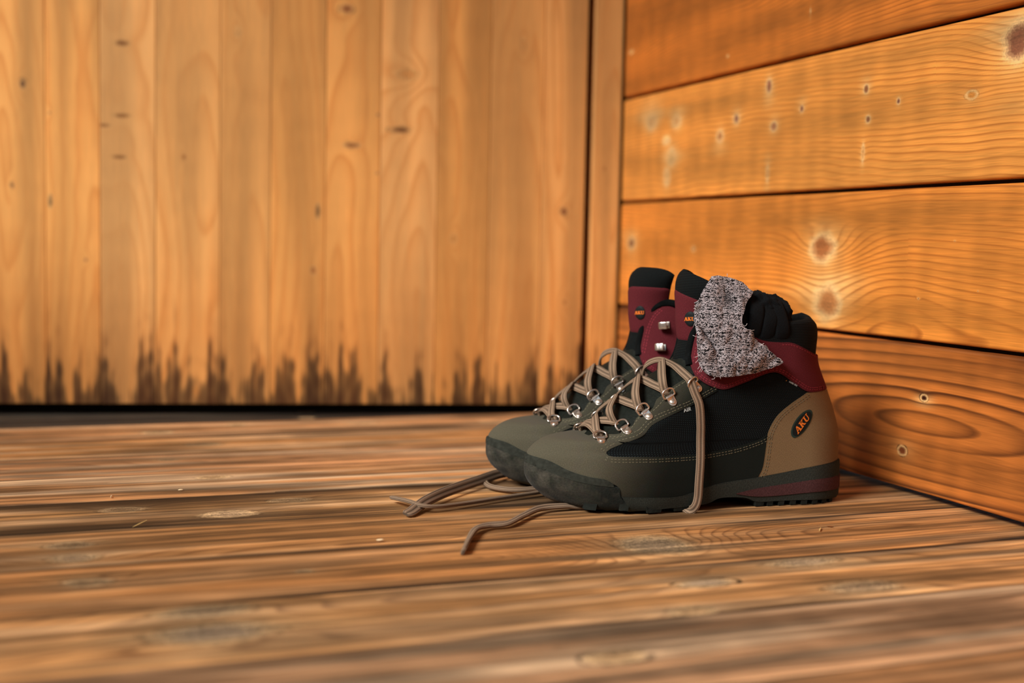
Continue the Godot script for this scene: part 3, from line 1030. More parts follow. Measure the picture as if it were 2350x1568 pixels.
func ellipse_on_tongue(called: String, a: float, y: float, ra: float, ry: float, off: float, mat: Material, parent: Node):
	var w := Patchwork.new()
	var p := PackedVector3Array()
	for r in [0.0, 0.5, 0.9, 1.0, 1.0]:
		pass
	var rings := [[1.0, -0.0008], [1.0, 0.55], [0.9, 1.0], [0.5, 1.0], [0.02, 1.0]]
	for q in rings:
		for c in 33:
			var an := TAU * c / 32.0
			p.append(tongue_at(a + cos(an) * ra * q[0] / 0.037, y + sin(an) * ry * q[0], off * q[1] if q[1] > 0.0 else q[1])[0])
	w.grid(p, 33, true)
	return done(called, w, mat, parent)
# ------------------------------------------------------------------ boot materials
func noise_tex(freq: float, lo: float, hi: float, seed_n: int, size := 256, octaves := 3) -> ImageTexture:
	var nz := FastNoiseLite.new()
	nz.seed = seed_n
	nz.frequency = freq
	nz.fractal_octaves = octaves
	nz.noise_type = FastNoiseLite.TYPE_SIMPLEX_SMOOTH
	var im := nz.get_seamless_image(size, size)
	im.convert(Image.FORMAT_L8)
	var d := im.get_data()
	for i in d.size(): d[i] = int(255.0 * (lo + (hi - lo) * d[i] / 255.0))
	return ImageTexture.create_from_image(Image.create_from_data(size, size, false, Image.FORMAT_L8, d))

func plain(c: Color, rough := 0.9, spec := 0.3, metal := 0.0) -> StandardMaterial3D:
	var m := StandardMaterial3D.new()
	m.albedo_color = c
	m.roughness = rough
	m.metallic_specular = spec
	m.metallic = metal
	return m

func suede(c: Color, tex: Texture2D, bump: Texture2D, scale: float, relief := 0.04, sheen := 0.10) -> StandardMaterial3D:
	var m := plain(c, 0.95, 0.2)
	m.albedo_texture = tex
	m.heightmap_enabled = true
	m.heightmap_texture = bump
	m.heightmap_scale = relief
	m.uv1_triplanar = true
	m.uv1_scale = Vector3.ONE * scale
	if sheen > 0.0:
		m.rim_enabled = true
		m.rim = sheen
		m.rim_tint = 0.7
	return m

func woven(kind: String) -> Array:
	var s := 256 if kind == "knit" else 128
	var a := PackedByteArray()
	var h := PackedByteArray()
	a.resize(s * s * 3)
	h.resize(s * s)
	var r := RandomNumberGenerator.new()
	r.seed = 5
	var heather := []
	if kind == "knit":
		for i in 24 * 26: heather.append(r.randf())
	for y in s:
		for x in s:
			var hh := 0.0
			var c := Color(0.5, 0.5, 0.5)
			if kind == "mesh":
				# little raised ovals in staggered rows
				var fy := y / 16.0
				var row := int(fy)
				var fx := x / 16.0 + (0.5 if row % 2 else 0.0)
				var dx := fx - floorf(fx) - 0.5
				var dy := fy - row - 0.5
				hh = maxf(0.0, 1.0 - sqrt(dx * dx * 5.0 + dy * dy * 6.5))
				c = Color(0.38, 0.38, 0.38).lerp(Color(1.08, 1.08, 1.08), minf(1.0, hh * 1.4))
			elif kind == "lace":
				var fx := x / 32.0
				var rib := int(fx)
				var dx := fx - rib - 0.5
				var sl := 1.0 if rib % 2 else -1.0
				var fy := y / 21.333 + dx * 0.9 * sl
				fy -= floorf(fy)
				hh = (1.0 - dx * dx * 3.4) * (0.55 + 0.45 * sin(fy * PI))
				c = Color(0.42, 0.42, 0.42).lerp(Color(1.12, 1.12, 1.12), clampf(hh, 0.0, 1.0))
			elif kind == "knit":
				# V stitches in rows, each of light or dark yarn
				var fx := x / (s / 12.0)
				var col := int(fx) % 12
				var dx := fx - int(fx) - 0.5
				var fy := y / (s / 26.0) + absf(dx) * 1.1 + 26.0
				var row := int(fy) % 26
				var dy := fy - floorf(fy) - 0.5
				hh = maxf(0.0, 1.0 - dy * dy * 4.5) * (1.0 - 0.5 * absf(absf(dx) - 0.25) * 4.0)
				var strand: float = heather[(col * 2 + (1 if dx > 0.0 else 0)) * 26 + row]
				var beside: float = heather[(col * 2 + (0 if dx > 0.0 else 1)) * 26 + row]
				var tone := strand * 0.75 + beside * 0.25
				c = Color(0.07, 0.06, 0.07).lerp(Color(0.92, 0.86, 0.87), smoothstep(0.30, 0.56, tone)) * (0.45 + 0.65 * hh)
			var i := y * s + x
			a[i * 3] = clampi(int(c.r * 235.0), 0, 255)
			a[i * 3 + 1] = clampi(int(c.g * 235.0), 0, 255)
			a[i * 3 + 2] = clampi(int(c.b * 235.0), 0, 255)
			h[i] = clampi(int(hh * 255.0), 0, 255)
	return [ImageTexture.create_from_image(Image.create_from_data(s, s, false, Image.FORMAT_RGB8, a)), ImageTexture.create_from_image(Image.create_from_data(s, s, false, Image.FORMAT_L8, h))]

func cloth(c: Color, pair: Array, scale: Vector2, relief: float, rough := 0.95) -> StandardMaterial3D:
	var m := plain(c, rough, 0.25)
	m.albedo_texture = pair[0]
	m.heightmap_enabled = true
	m.heightmap_texture = pair[1]
	m.heightmap_scale = relief
	m.uv1_scale = Vector3(scale.x, scale.y, 1)
	return m

func boot_materials():
	var nap := noise_tex(0.05, 0.66, 1.0, 3, 256, 4)
	var nap_bump := noise_tex(0.09, 0.0, 1.0, 4, 256, 3)
	var dirt := noise_tex(0.03, 0.6, 1.0, 8, 256, 5)
	M.suede = suede(Color.WHITE, nap, nap_bump, 90.0, 0.008)
	M.suede.vertex_color_use_as_albedo = true
	M.tan = suede(c8(146, 120, 86), nap, nap_bump, 90.0, 0.008)
	M.maroon = suede(c8(108, 42, 48), nap, nap_bump, 84.0, 0.008)
	M.tongue_leather = suede(c8(32, 36, 31), nap, nap_bump, 20.0, 0.03, 0.1)
	M.tongue_leather.roughness = 0.55
	M.rubber = suede(Color.WHITE, nap, nap_bump, 30.0, 0.02, 0.1)
	M.rubber.vertex_color_use_as_albedo = true
	scuff.seed = 3
	scuff.frequency = 1.0
	scuff.fractal_octaves = 3
	M.lip = suede(c8(58, 60, 53), nap, nap_bump, 16.0, 0.012, 0.0)
	M.midsole = suede(c8(62, 66, 60), nap, nap_bump, 46.0, 0.01, 0.0)
	M.outsole = suede(c8(44, 48, 44), dirt, nap_bump, 12.0, 0.02, 0.0)
	M.wedge = suede(c8(94, 62, 62), nap, nap_bump, 46.0, 0.01, 0.0)
	var mesh := woven("mesh")
	M.mesh = cloth(c8(38, 47, 49), mesh, Vector2(66, 66), 0.05)
	M.fabric = cloth(c8(36, 42, 42), mesh, Vector2(84, 84), 0.03)
	M.lining = plain(c8(26, 30, 31), 0.98, 0.15)
	var lace := woven("lace")
	M.lace = cloth(c8(162, 136, 112), lace, Vector2(1, 230), 0.04)
	M.knit = cloth(Color(1.0, 1.0, 1.0), woven("knit"), Vector2(66, 66), 0.028)
	M.knit.vertex_color_use_as_albedo = true
	M.knit.rim_enabled = true
	M.knit.rim = 0.3
	M.black_knit = suede(c8(24, 26, 28), nap, nap_bump, 60.0, 0.06, 0.15)
	M.metal = plain(c8(214, 204, 192), 0.26, 0.5, 0.92)
	M.rivet = plain(c8(206, 192, 176), 0.34, 0.5, 0.88)
	M.thread = plain(c8(100, 95, 76), 0.9)
	M.red_thread = plain(c8(140, 48, 58), 0.9)
	M.badge = plain(c8(20, 26, 26), 0.6)
	M.badge_rim = plain(c8(36, 54, 48), 0.6)
	M.orange = plain(c8(224, 116, 40), 0.7)
	M.print = plain(c8(200, 204, 200), 0.7)
	M.gold = plain(c8(190, 140, 60), 0.6)
	M.yarn = plain(c8(190, 180, 178), 0.95)

# ------------------------------------------------------------------ boots
var rivets := v2([.0582, .0626, .0818, .0714, .1016, .0849, .1239, .0976, .1479, .1100])
var loops := v2([.0612, .0646, .0766, .0772, .0965, .0909, .1196, .1060, .1420, .1150])

func build_boots():
	boot_materials()
	prepare_last()
	fold_noise.seed = 12
	fold_noise.frequency = 1.0
	var a := 0.2618
	build_boot(Transform3D(Basis(Vector3(cos(a), 0, -sin(a)), UP, Vector3(sin(a), 0, cos(a))), Vector3(0.01515, 0, -1.16924)), false)
	a = 0.2269
	build_boot(Transform3D(Basis(Vector3(cos(a), 0, -sin(a)), UP, Vector3(sin(a), 0, cos(a))), Vector3(-0.02168, 0, -1.27007)), true)

func build_boot(where: Transform3D, far: bool):
	fz = -1.0 if far else 1.0
	var o := base("hiking_boot", where, "hiking boot behind the other, its lace ends lying on the floor boards" if far else "hiking boot in front, with a tan heel and a grey sock spilling out", "boot", "pair of hiking boots")
	# body: the upper's base with a padded rim, down to the sole
	var w := Patchwork.new()
	var p := PackedVector3Array()
	var cols := 161
	var rows := 96
	var mouth := table([0, .12, .2, .3, .5, .75, 1], [.150, .168, .182, .182, .168, .170, .1745], 0.01, 101)
	for r in rows + 1:
		for c in cols:
			var u := -1.0 + 2.0 * c / (cols - 1)
			var top := run_of(lut(mouth, absf(u) * 100.0))
			var v := lerpf(run_of(0.0005), top, float(r) / rows)
			p.append(last_at(u, height_of(v)))
	w.grid(p, cols, true)
	var rim := PackedVector3Array()
	for k in [[0.0, 0.0], [0.0018, 0.0015], [0.0028, 0.004], [0.0022, 0.0065], [-0.001, 0.008], [-0.012, 0.0085], [-0.045, 0.0075]]:
		for c in cols:
			var u := -1.0 + 2.0 * c / (cols - 1)
			var y := lut(mouth, absf(u) * 100.0)
			var q: Array = lift_last(Vector2(u * UK, run_of(y)), 0.0)
			var flat := Vector3(q[1].x, 0, q[1].z).normalized()
			rim.append(q[0] - flat * k[1] + UP * k[0])
	w.grid(rim, cols, true)
	for i in w.uv.size():
		var c := i % cols
		w.uv[i] = Vector2((-1.0 + 2.0 * c / (cols - 1)) * UK, w.v[i].y)
	var sole := PackedVector3Array()
	for c in cols - 1: sole.append(p[c])
	w.fan(sole, Vector3.DOWN)
	done("upper", w, M.fabric, o)
	# inner bed of the boot, dark and rarely seen
	w = Patchwork.new()
	var bed := PackedVector3Array()
	for c in cols - 1: bed.append(rim[6 * cols + c])
	w.fan(bed, UP)
	done("insole", w, M.lining, o)

	# outlines in (x, y), from the throat down to the sole
	var rand_top := v2([.0005, .0478, .0016, .0476, .0146, .0451, .0297, .0378, .0449, .0336, .0565, .0323, .0614, .0304, .0650, .0280])
	var rand_line := v2([.0005, .0416, .0014, .0413, .0146, .0362, .0376, .0295, .0663, .0257])
	var rand_rear := v2([.0663, .0257, .0706, .0245, .0724, .0169, .0760, .0123, .0787, .0060])
	var mid_top := v2([.0728, .0165, .1031, .0151, .1295, .0148, .1546, .0208, .1758, .0243, .2111, .0275, .2373, .0311, .2682, .0359, .2938, .0381, .3070, .0385])
	var mud_top := v2([.0604, .0540, .0618, .0520, .0660, .0512, .0799, .0510, .1288, .0508, .1518, .0517, .1852, .0558, .2105, .0625, .2196, .0677])
	var heel_left := v2([.2110, .0275, .2156, .0375, .2182, .0584, .2200, .0697, .2277, .0833, .2393, .0937, .2567, .1053])
	var mesh_top := v2([.0612, .0556, .0640, .0577, .0713, .0610, .0924, .0690, .1051, .0795, .1296, .0902, .1416, .0950, .1674, .1083])
	var maroon_low := v2([.1470, .1258, .1476, .1215, .1543, .1150, .1674, .1100, .1760, .1095, .1921, .1149, .2161, .1241, .2280, .1230, .2420, .1146, .2576, .1062, .2776, .1056, .2920, .1056])
	var throat := v2([.0565, .0638, .0600, .0655, .0650, .0666, .0691, .0682, .0760, .0698, .0800, .0745, .0869, .0765, .0923, .0835, .1000, .0890, .1065, .0920, .1117, .0995, .1200, .1050, .1267, .1105, .1370, .1167, .1452, .1211])
	# soft olive leather: toe, mudguard and the eyelet stays in one piece
	var vamp := [throat, v2([.1452, .1211, .1476, .1200, .1543, .1140, .1674, .1083]), rev(mesh_top), v2([.0612, .0556, .0604, .0540]), mud_top, rev(v2([.2110, .0275, .2156, .0375, .2182, .0584, .2196, .0677])), rev(v2([.0728, .0165, .1031, .0151, .1295, .0148, .1546, .0208, .1758, .0243, .2111, .0275])), v2([.0728, .0165, .0706, .0245, .0650, .0280]), rev(rand_top)]
	panel("suede_vamp", outline(vamp, "front"), 0.0016, M.suede, o, 0.0030, "last", 0.0006, "toe_fade")
	var side := [v2([.0612, .0556, .0604, .0540]), mud_top, v2([.2196, .0677, .2200, .0697, .2277, .0833, .2393, .0937, .2567, .1053]), v2([.2567, .1053, .2420, .1140, .2280, .1222, .2161, .1233, .1921, .1141, .1760, .1090, .1674, .1083]), rev(mesh_top)]
	for mode in ["outer", "inner"]:
		var mp := panel("mesh_panel", outline(side, mode), 0.0007, M.mesh, o)
		mp.set_meta("label", "black woven mesh side panel")
	panel("heel_cup", outline([v2([.2920, .1056, .2776, .1056, .2567, .1053]), rev(heel_left), v2([.2110, .0275, .2373, .0311, .2682, .0359, .2938, .0381, .3070, .0385])], "back"), 0.0018, M.tan, o).set_meta("label", "tan suede heel cup")
	var flap := [v2([.2810, .1390, .2681, .1400, .2514, .1466, .2380, .1516, .2268, .1520, .2100, .1535, .1950, .1600, .1850, .1700, .1770, .1775, .1700, .1790, .1640, .1770, .1585, .1700, .1545, .1600, .1504, .1411, .1474, .1315, .1470, .1258]), maroon_low]
	panel("collar_flap", outline(flap, "back"), 0.0020, M.maroon, o).set_meta("label", "maroon suede collar")
	var lower := [v2([.0563, .0636, .0660, .0650, .0720, .0662, .0830, .0705, .0980, .0825, .1120, .0945, .1300, .1085, .1430, .1175, .1478, .1240]), v2([.1478, .1240, .1460, .1300, .1430, .1350, .1400, .1330])]
	panel("tongue_gusset", outline(lower, "front"), 0.0008, M.tongue_leather, o)
	panel("toe_rand", outline([rand_line, rand_rear, v2([.0787, .0060, .0600, .0035, .0500, .0030, .0400, .0040, .0300, .0065])], "front"), 0.0026, M.rubber, o, 0.0030, "last", 0.0006, "scuffs").set_meta("label", "scuffed black rubber toe bumper")
	panel("rand_lip", outline([rand_top, v2([.0650, .0280, .0663, .0250]), rev(v2([.0005, .0404, .0014, .0402, .0146, .0352, .0376, .0285, .0663, .0250]))], "front"), 0.0030, M.lip, o)
	panel("midsole", outline([rev(v2([.0728, .0170, .0790, .0165, .1031, .0151, .1295, .0148, .1546, .0208, .1758, .0243, .2111, .0275, .2373, .0311, .2682, .0359, .2938, .0381, .3070, .0385])), rev(v2([.3010, .0046, .2800, .0047, .2400, .0048, .2110, .0048, .2000, .0085, .1850, .0102, .1700, .0098, .1580, .0060, .1300, .0047, .0950, .0047, .0795, .0048, .0765, .0120, .0728, .0170]))], "back"), 0.0030, M.midsole, o)
	panel("sole_wedge", outline([rev(v2([.1836, .0137, .2072, .0179, .2480, .0222, .2687, .0244, .2962, .0252, .3070, .0255])), rev(v2([.3070, .0118, .2978, .0116, .2695, .0116, .2283, .0096, .2058, .0100, .1836, .0137]))], "back"), 0.0036, M.wedge, o).set_meta("label", "dull red foam wedge in the sole")
	# tread lugs along both edges of the sole
	for s in [1.0, -1.0]:
		for l in [[.0440, .0525, .0030], [.0725, .0795, .0035], [.0970, .1105, .0012], [.1240, .1370, .0012], [.2090, .2175, .0006], [.2215, .2270, .0], [.2330, .2385, .0], [.2450, .2505, .0], [.2565, .2620, .0], [.2680, .2735, .0], [.2790, .2845, .0], [.2890, .2935, .0]]:
			lug(o, l[0], l[1], l[2], s)
	# stitching
	w = Patchwork.new()
	for s in [1.0, -1.0]:
		for b in [-0.0022, -0.0044]:
			stitches(w, rev(mesh_top) + mud_top, b, 0.0017, s)
			stitches(w, heel_left, b, 0.0019, s)
		stitches(w, v2([.0660, .0655, .0760, .0680, .0860, .0745, .0960, .0850, .1065, .0898, .1180, .1000, .1267, .1080, .1400, .1160]), 0.0, 0.0017, s)
	tag(done("stitching", w, M.thread, o), "olive double stitching", "", "", "stuff")
	w = Patchwork.new()
	for s in [1.0, -1.0]:
		for b in [0.0022, 0.0040]:
			stitches(w, maroon_low.slice(0, 11), b, 0.0021, s)
			stitches(w, v2([.1474, .1315, .1504, .1411, .1545, .1600, .1585, .1700, .1640, .1770]), -b, 0.0021, s)
		stitches(w, v2([.2780, .1395, .2681, .1400, .2514, .1466, .2380, .1516, .2268, .1520]), 0.0022, 0.0021, s)
	tag(done("seam_stitching", w, M.red_thread, o), "red stitching", "", "", "stuff")
	# tongue
	tongue_slab("tongue", 0.128, 0.2165, 0.0070, 1.40, -0.0055, 0.0012, M.fabric, o, 0.0, 0.001, 0.012)
	tongue_slab("tongue_patch", 0.1500, 0.1985, 0.003, 1.36, -0.001, 0.0026, M.maroon, o, 0.0, 0.0006, 0.013).set_meta("label", "maroon suede patch on the tongue")
	var la := 0.58 if far else 0.60
	ellipse_on_tongue("tongue_badge", la * (-1.0 if far else 1.0), 0.1715, 0.0070, 0.0072, 0.0040, M.badge, o)
	lettering("badge_lettering", "AKU", true, true, 0.0034, Vector2(la * (-1.0 if far else 1.0), 0.1715), 0.06, M.orange, o, "tongue", 0.0042, 0.0, 1.15)
	for s in [1.0, -1.0]:
		w = Patchwork.new()
		var edge := []
		var en := []
		for c in [[.1462, .1290], [.1486, .1411], [.1524, .1590], [.1560, .1700], [.1625, .1792], [.1700, .1822], [.1790, .1815]]:
			edge.append(on(c[0], c[1], 0.0008, s))
			en.append(normal_on(c[0], c[1], s))
		var line := smooth3(edge, 0.002)
		strap(w, line, ridge_normals(line, en), 0.0034, 0.0024, 12)
		done("collar_binding", w, M.fabric, o)
	# logo and tags: outer side only
	if not far:
		var c := Vector2(.2528, .0765)
		oval_badge(o, "heel_badge_rim", c, 0.0158, 0.0078, 0.93, 0.0021, M.badge_rim)
		oval_badge(o, "heel_badge", c, 0.0139, 0.0062, 0.93, 0.0026, M.badge)
		lettering("heel_lettering", "AKU", true, true, 0.0060, c, 0.93, M.orange, o, "last", 0.0027, 0.22, 1.05)
		lettering("side_lettering", "AIR", false, false, 0.0031, Vector2(.1368, .0915), 0.24, M.print, o, "last", 0.0009, 0.0, 1.1)
		oval_badge(o, "tag_dot", Vector2(.2340, .1172), 0.0010, 0.0010, 0.0, 0.0010, M.gold)
		lettering("tag_lettering", "GORE-TEX", false, false, 0.0014, Vector2(.2412, .1140), -0.46, M.print, o, "last", 0.0009, 0.0, 1.1)
	# eyelets
	for s in [1.0, -1.0]:
		for k in 5: eyelet(o, rivets[k], loops[k], s, k == 4)
		hook(o, Vector2(.1655, .1375), s)
		hook(o, Vector2(.1690, .1600), s)
	lacing(o, far)
	return o

func lug(o: Node3D, x0: float, x1: float, low: float, s: float):
	var w := Patchwork.new()
	var taper := (x1 - x0) * 0.14
	var p := PackedVector3Array()
	var yt := 0.0115
	for q in [[x0 - taper, yt, 1], [x1 + taper, yt, 1], [x1, low, 1], [x0, low, 1], [x0 - taper, yt, 0], [x1 + taper, yt, 0], [x1, low, 0], [x0, low, 0]]:
		var a := on(q[0], 0.0115, 0.0026 if q[1] > 0.01 else 0.0014, s)
		a.y = maxf(q[1], 0.0003)
		a.x = q[0]
		if q[2] == 0: a.z -= signf(a.z) * 0.018
		p.append(a)
	var faces := [[3, 2, 1, 0], [6, 7, 4, 5], [7, 3, 0, 4], [2, 6, 5, 1], [7, 6, 2, 3], [0, 1, 5, 4]]
	for f in faces:
		var nn := (p[f[1]] - p[f[0]]).cross(p[f[3]] - p[f[0]]).normalized()
		if s < 0.0: nn = -nn
		var b := w.v.size()
		for k in 4:
			w.v.append(p[f[k]])
			w.n.append(nn)
			w.uv.append(Vector2(p[f[k]].x, p[f[k]].y))
		if s > 0.0: w.idx.append_array([b, b + 2, b + 1, b, b + 3, b + 2])
		else: w.idx.append_array([b, b + 1, b + 2, b, b + 2, b + 3])
	done("tread_lug", w, M.outsole, o)

func oval_badge(o: Node3D, called: String, c: Vector2, ra: float, rb: float, turn: float, off: float, mat: Material):
	var poly := PackedVector2Array()
	for k in 40:
		var an := TAU * k / 40.0
		var q := c + Vector2(cos(an) * ra, sin(an) * rb).rotated(turn)
		poly.append(Vector2(u_of(q.x, q.y) * UK, run_of(q.y)))
	panel(called, poly, off, mat, o, 0.0018, "last", -0.0004)

# a D-shaped wire loop held to the leather by a riveted strap of metal
func eyelet(o: Node3D, rv: Vector2, lp: Vector2, s: float, closed_hook: bool):
	var p := on(rv.x, rv.y, 0.0016, s)
	var nn := normal_on(rv.x, rv.y, s)
	var q := on(lp.x, lp.y, 0.0016, s)
	var d := (q - p)
	d = (d - nn * d.dot(nn)).normalized()          # from the rivet towards the throat
	var t := nn.cross(d).normalized()              # along the row of eyelets
	var w := Patchwork.new()
	# the wire: a D standing up from the strap's end
	var lift := (d * 0.80 + nn * 0.60).normalized()
	var root := p + d * 0.0052 + nn * 0.0016
	var path := PackedVector3Array()
	var hw := 0.0057
	var dep := 0.0076 if not closed_hook else 0.0062
	var shape := []
	for k in 7: shape.append(Vector2(lerpf(-hw + 0.001, hw - 0.001, k / 6.0), 0.0))
	for k in 4: shape.append(Vector2(hw, 0.0006 + dep * 0.45 * k / 3.0))
	for k in range(1, 12):
		var an := PI * k / 12.0
		shape.append(Vector2(hw * cos(an), dep * 0.5 + dep * 0.5 * sin(an)))
	for k in 4: shape.append(Vector2(-hw, 0.0006 + dep * 0.45 * (3 - k) / 3.0))
	shape.append(Vector2(-hw + 0.001, 0.0))
	for c in shape: path.append(root + t * c.x + lift * c.y)
	var pn := PackedVector3Array()
	for k in path.size(): pn.append(t.cross(lift))
	strap(w, path, pn, 0.00092, 0.00092, 8)
	var ring := done("lace_hook" if closed_hook else "lace_ring", w, M.metal, o)
	# the strap: a plate from under the wire to a rounded end round the rivet
	w = Patchwork.new()
	var out := PackedVector2Array()
	for k in 13:
		var an := PI + PI * k / 12.0
		out.append(Vector2(0.0037 * cos(an), -0.0002 + 0.0039 * sin(an)))
	out.append(Vector2(0.0037, 0.0048))
	out.append(Vector2(0.0024, 0.0062))
	out.append(Vector2(-0.0024, 0.0062))
	out.append(Vector2(-0.0037, 0.0048))
	var grid := PackedVector3Array()
	for lv in [[1.0, -0.0010], [1.0, 0.0005], [0.9, 0.0009], [0.5, 0.0009], [0.02, 0.0009]]:
		for k in out.size() + 1:
			var c := out[k % out.size()]
			var m := Vector2(0, 0.0015)
			c = m + (c - m) * lv[0]
			grid.append(p + t * c.x + d * c.y + nn * (lv[1] + 0.0022 * smoothstep(0.0015, 0.0060, c.y)))
	w.grid(grid, out.size() + 1, true)
	# seen from outside with d upwards, t runs to the left, so turn the faces
	turn_faces(w)
	done("ring_plate", w, M.metal, ring)
	# a rolled barrel of the strap round the wire
	w = Patchwork.new()
	var bar := PackedVector3Array()
	var bn := PackedVector3Array()
	for k in 6:
		bar.append(root + t * lerpf(-0.0030, 0.0030, k / 5.0))
		bn.append(nn)
	strap(w, bar, bn, 0.00145, 0.00145, 12)
	done("ring_barrel", w, M.metal, ring)
	w = Patchwork.new()
	var dome := PackedVector3Array()
	for r in 7:
		var an := PI * 0.5 * r / 6.0
		for k in 21:
			var az := -TAU * k / 20.0
			dome.append(p - d * 0.0002 + (t * cos(az) + d * sin(az)) * 0.0028 * maxf(0.01, cos(an)) + nn * (0.0008 + 0.0013 * sin(an)))
	w.grid(dome, 21, true)
	done("rivet", w, M.rivet, ring)

func turn_faces(w: Patchwork):
	# makes the winding agree with the outward side given by each face's distance from the mesh's middle plane
	var mid := Vector3.ZERO
	for q in w.v: mid += q
	mid /= w.v.size()
	var lowest := w.v[0]
	var axis := Vector3.ZERO
	for i in w.n.size(): axis += w.n[i]
	var last := w.v[w.v.size() - 1]
	if axis.dot(last - lowest) < 0.0:
		w.idx = flip(w.idx)
		for i in w.n.size(): w.n[i] = -w.n[i]

# an open speed hook on the collar
func hook(o: Node3D, at: Vector2, s: float):
	var p := on(at.x, at.y, 0.0022, s)
	var nn := normal_on(at.x, at.y, s)
	var q := on(at.x - 0.004, at.y - 0.0005, 0.0022, s)
	var d := (q - p)
	d = (d - nn * d.dot(nn)).normalized()
	var t := nn.cross(d).normalized()
	var w := Patchwork.new()
	var path := PackedVector3Array()
	var pn := PackedVector3Array()
	for c in [[0.0042, 0.0006], [0.0020, 0.0007], [-0.0010, 0.0008], [-0.0026, 0.0013], [-0.0036, 0.0028], [-0.0034, 0.0048], [-0.0016, 0.0060], [0.0010, 0.0062], [0.0028, 0.0068]]:
		path.append(p - d * c[0] * 1.25 + nn * c[1] * 1.2)
		pn.append(t)
	var fine := smooth3(Array(path), 0.0006)
	var fn := PackedVector3Array()
	for i in fine.size():
		var tt := (fine[mini(i + 1, fine.size() - 1)] - fine[maxi(i - 1, 0)]).normalized()
		fn.append(tt.cross(t))
	strap(w, fine, fn, 0.0036, 0.00060, 14)
	var h := done("lace_hook", w, M.metal, o)
	w = Patchwork.new()
	var dome := PackedVector3Array()
	for r in 6:
		var an := PI * 0.5 * r / 5.0
		for k in 21:
			var az := -TAU * k / 20.0
			dome.append(p - d * 0.0022 + (t * cos(az) + d * sin(az)) * 0.0026 * maxf(0.01, cos(an)) + nn * (0.0010 + 0.0010 * sin(an)))
	w.grid(dome, 21, true)
	done("rivet", w, M.rivet, h)

func lace_piece(w: Patchwork, ctrl: Array, norms: Array, wide := 0.0041, thick := 0.00125, taper := false):
	var pts := smooth3(ctrl, 0.0013)
	strap(w, pts, ridge_normals(pts, norms), wide, thick, 20, 0.10, taper)

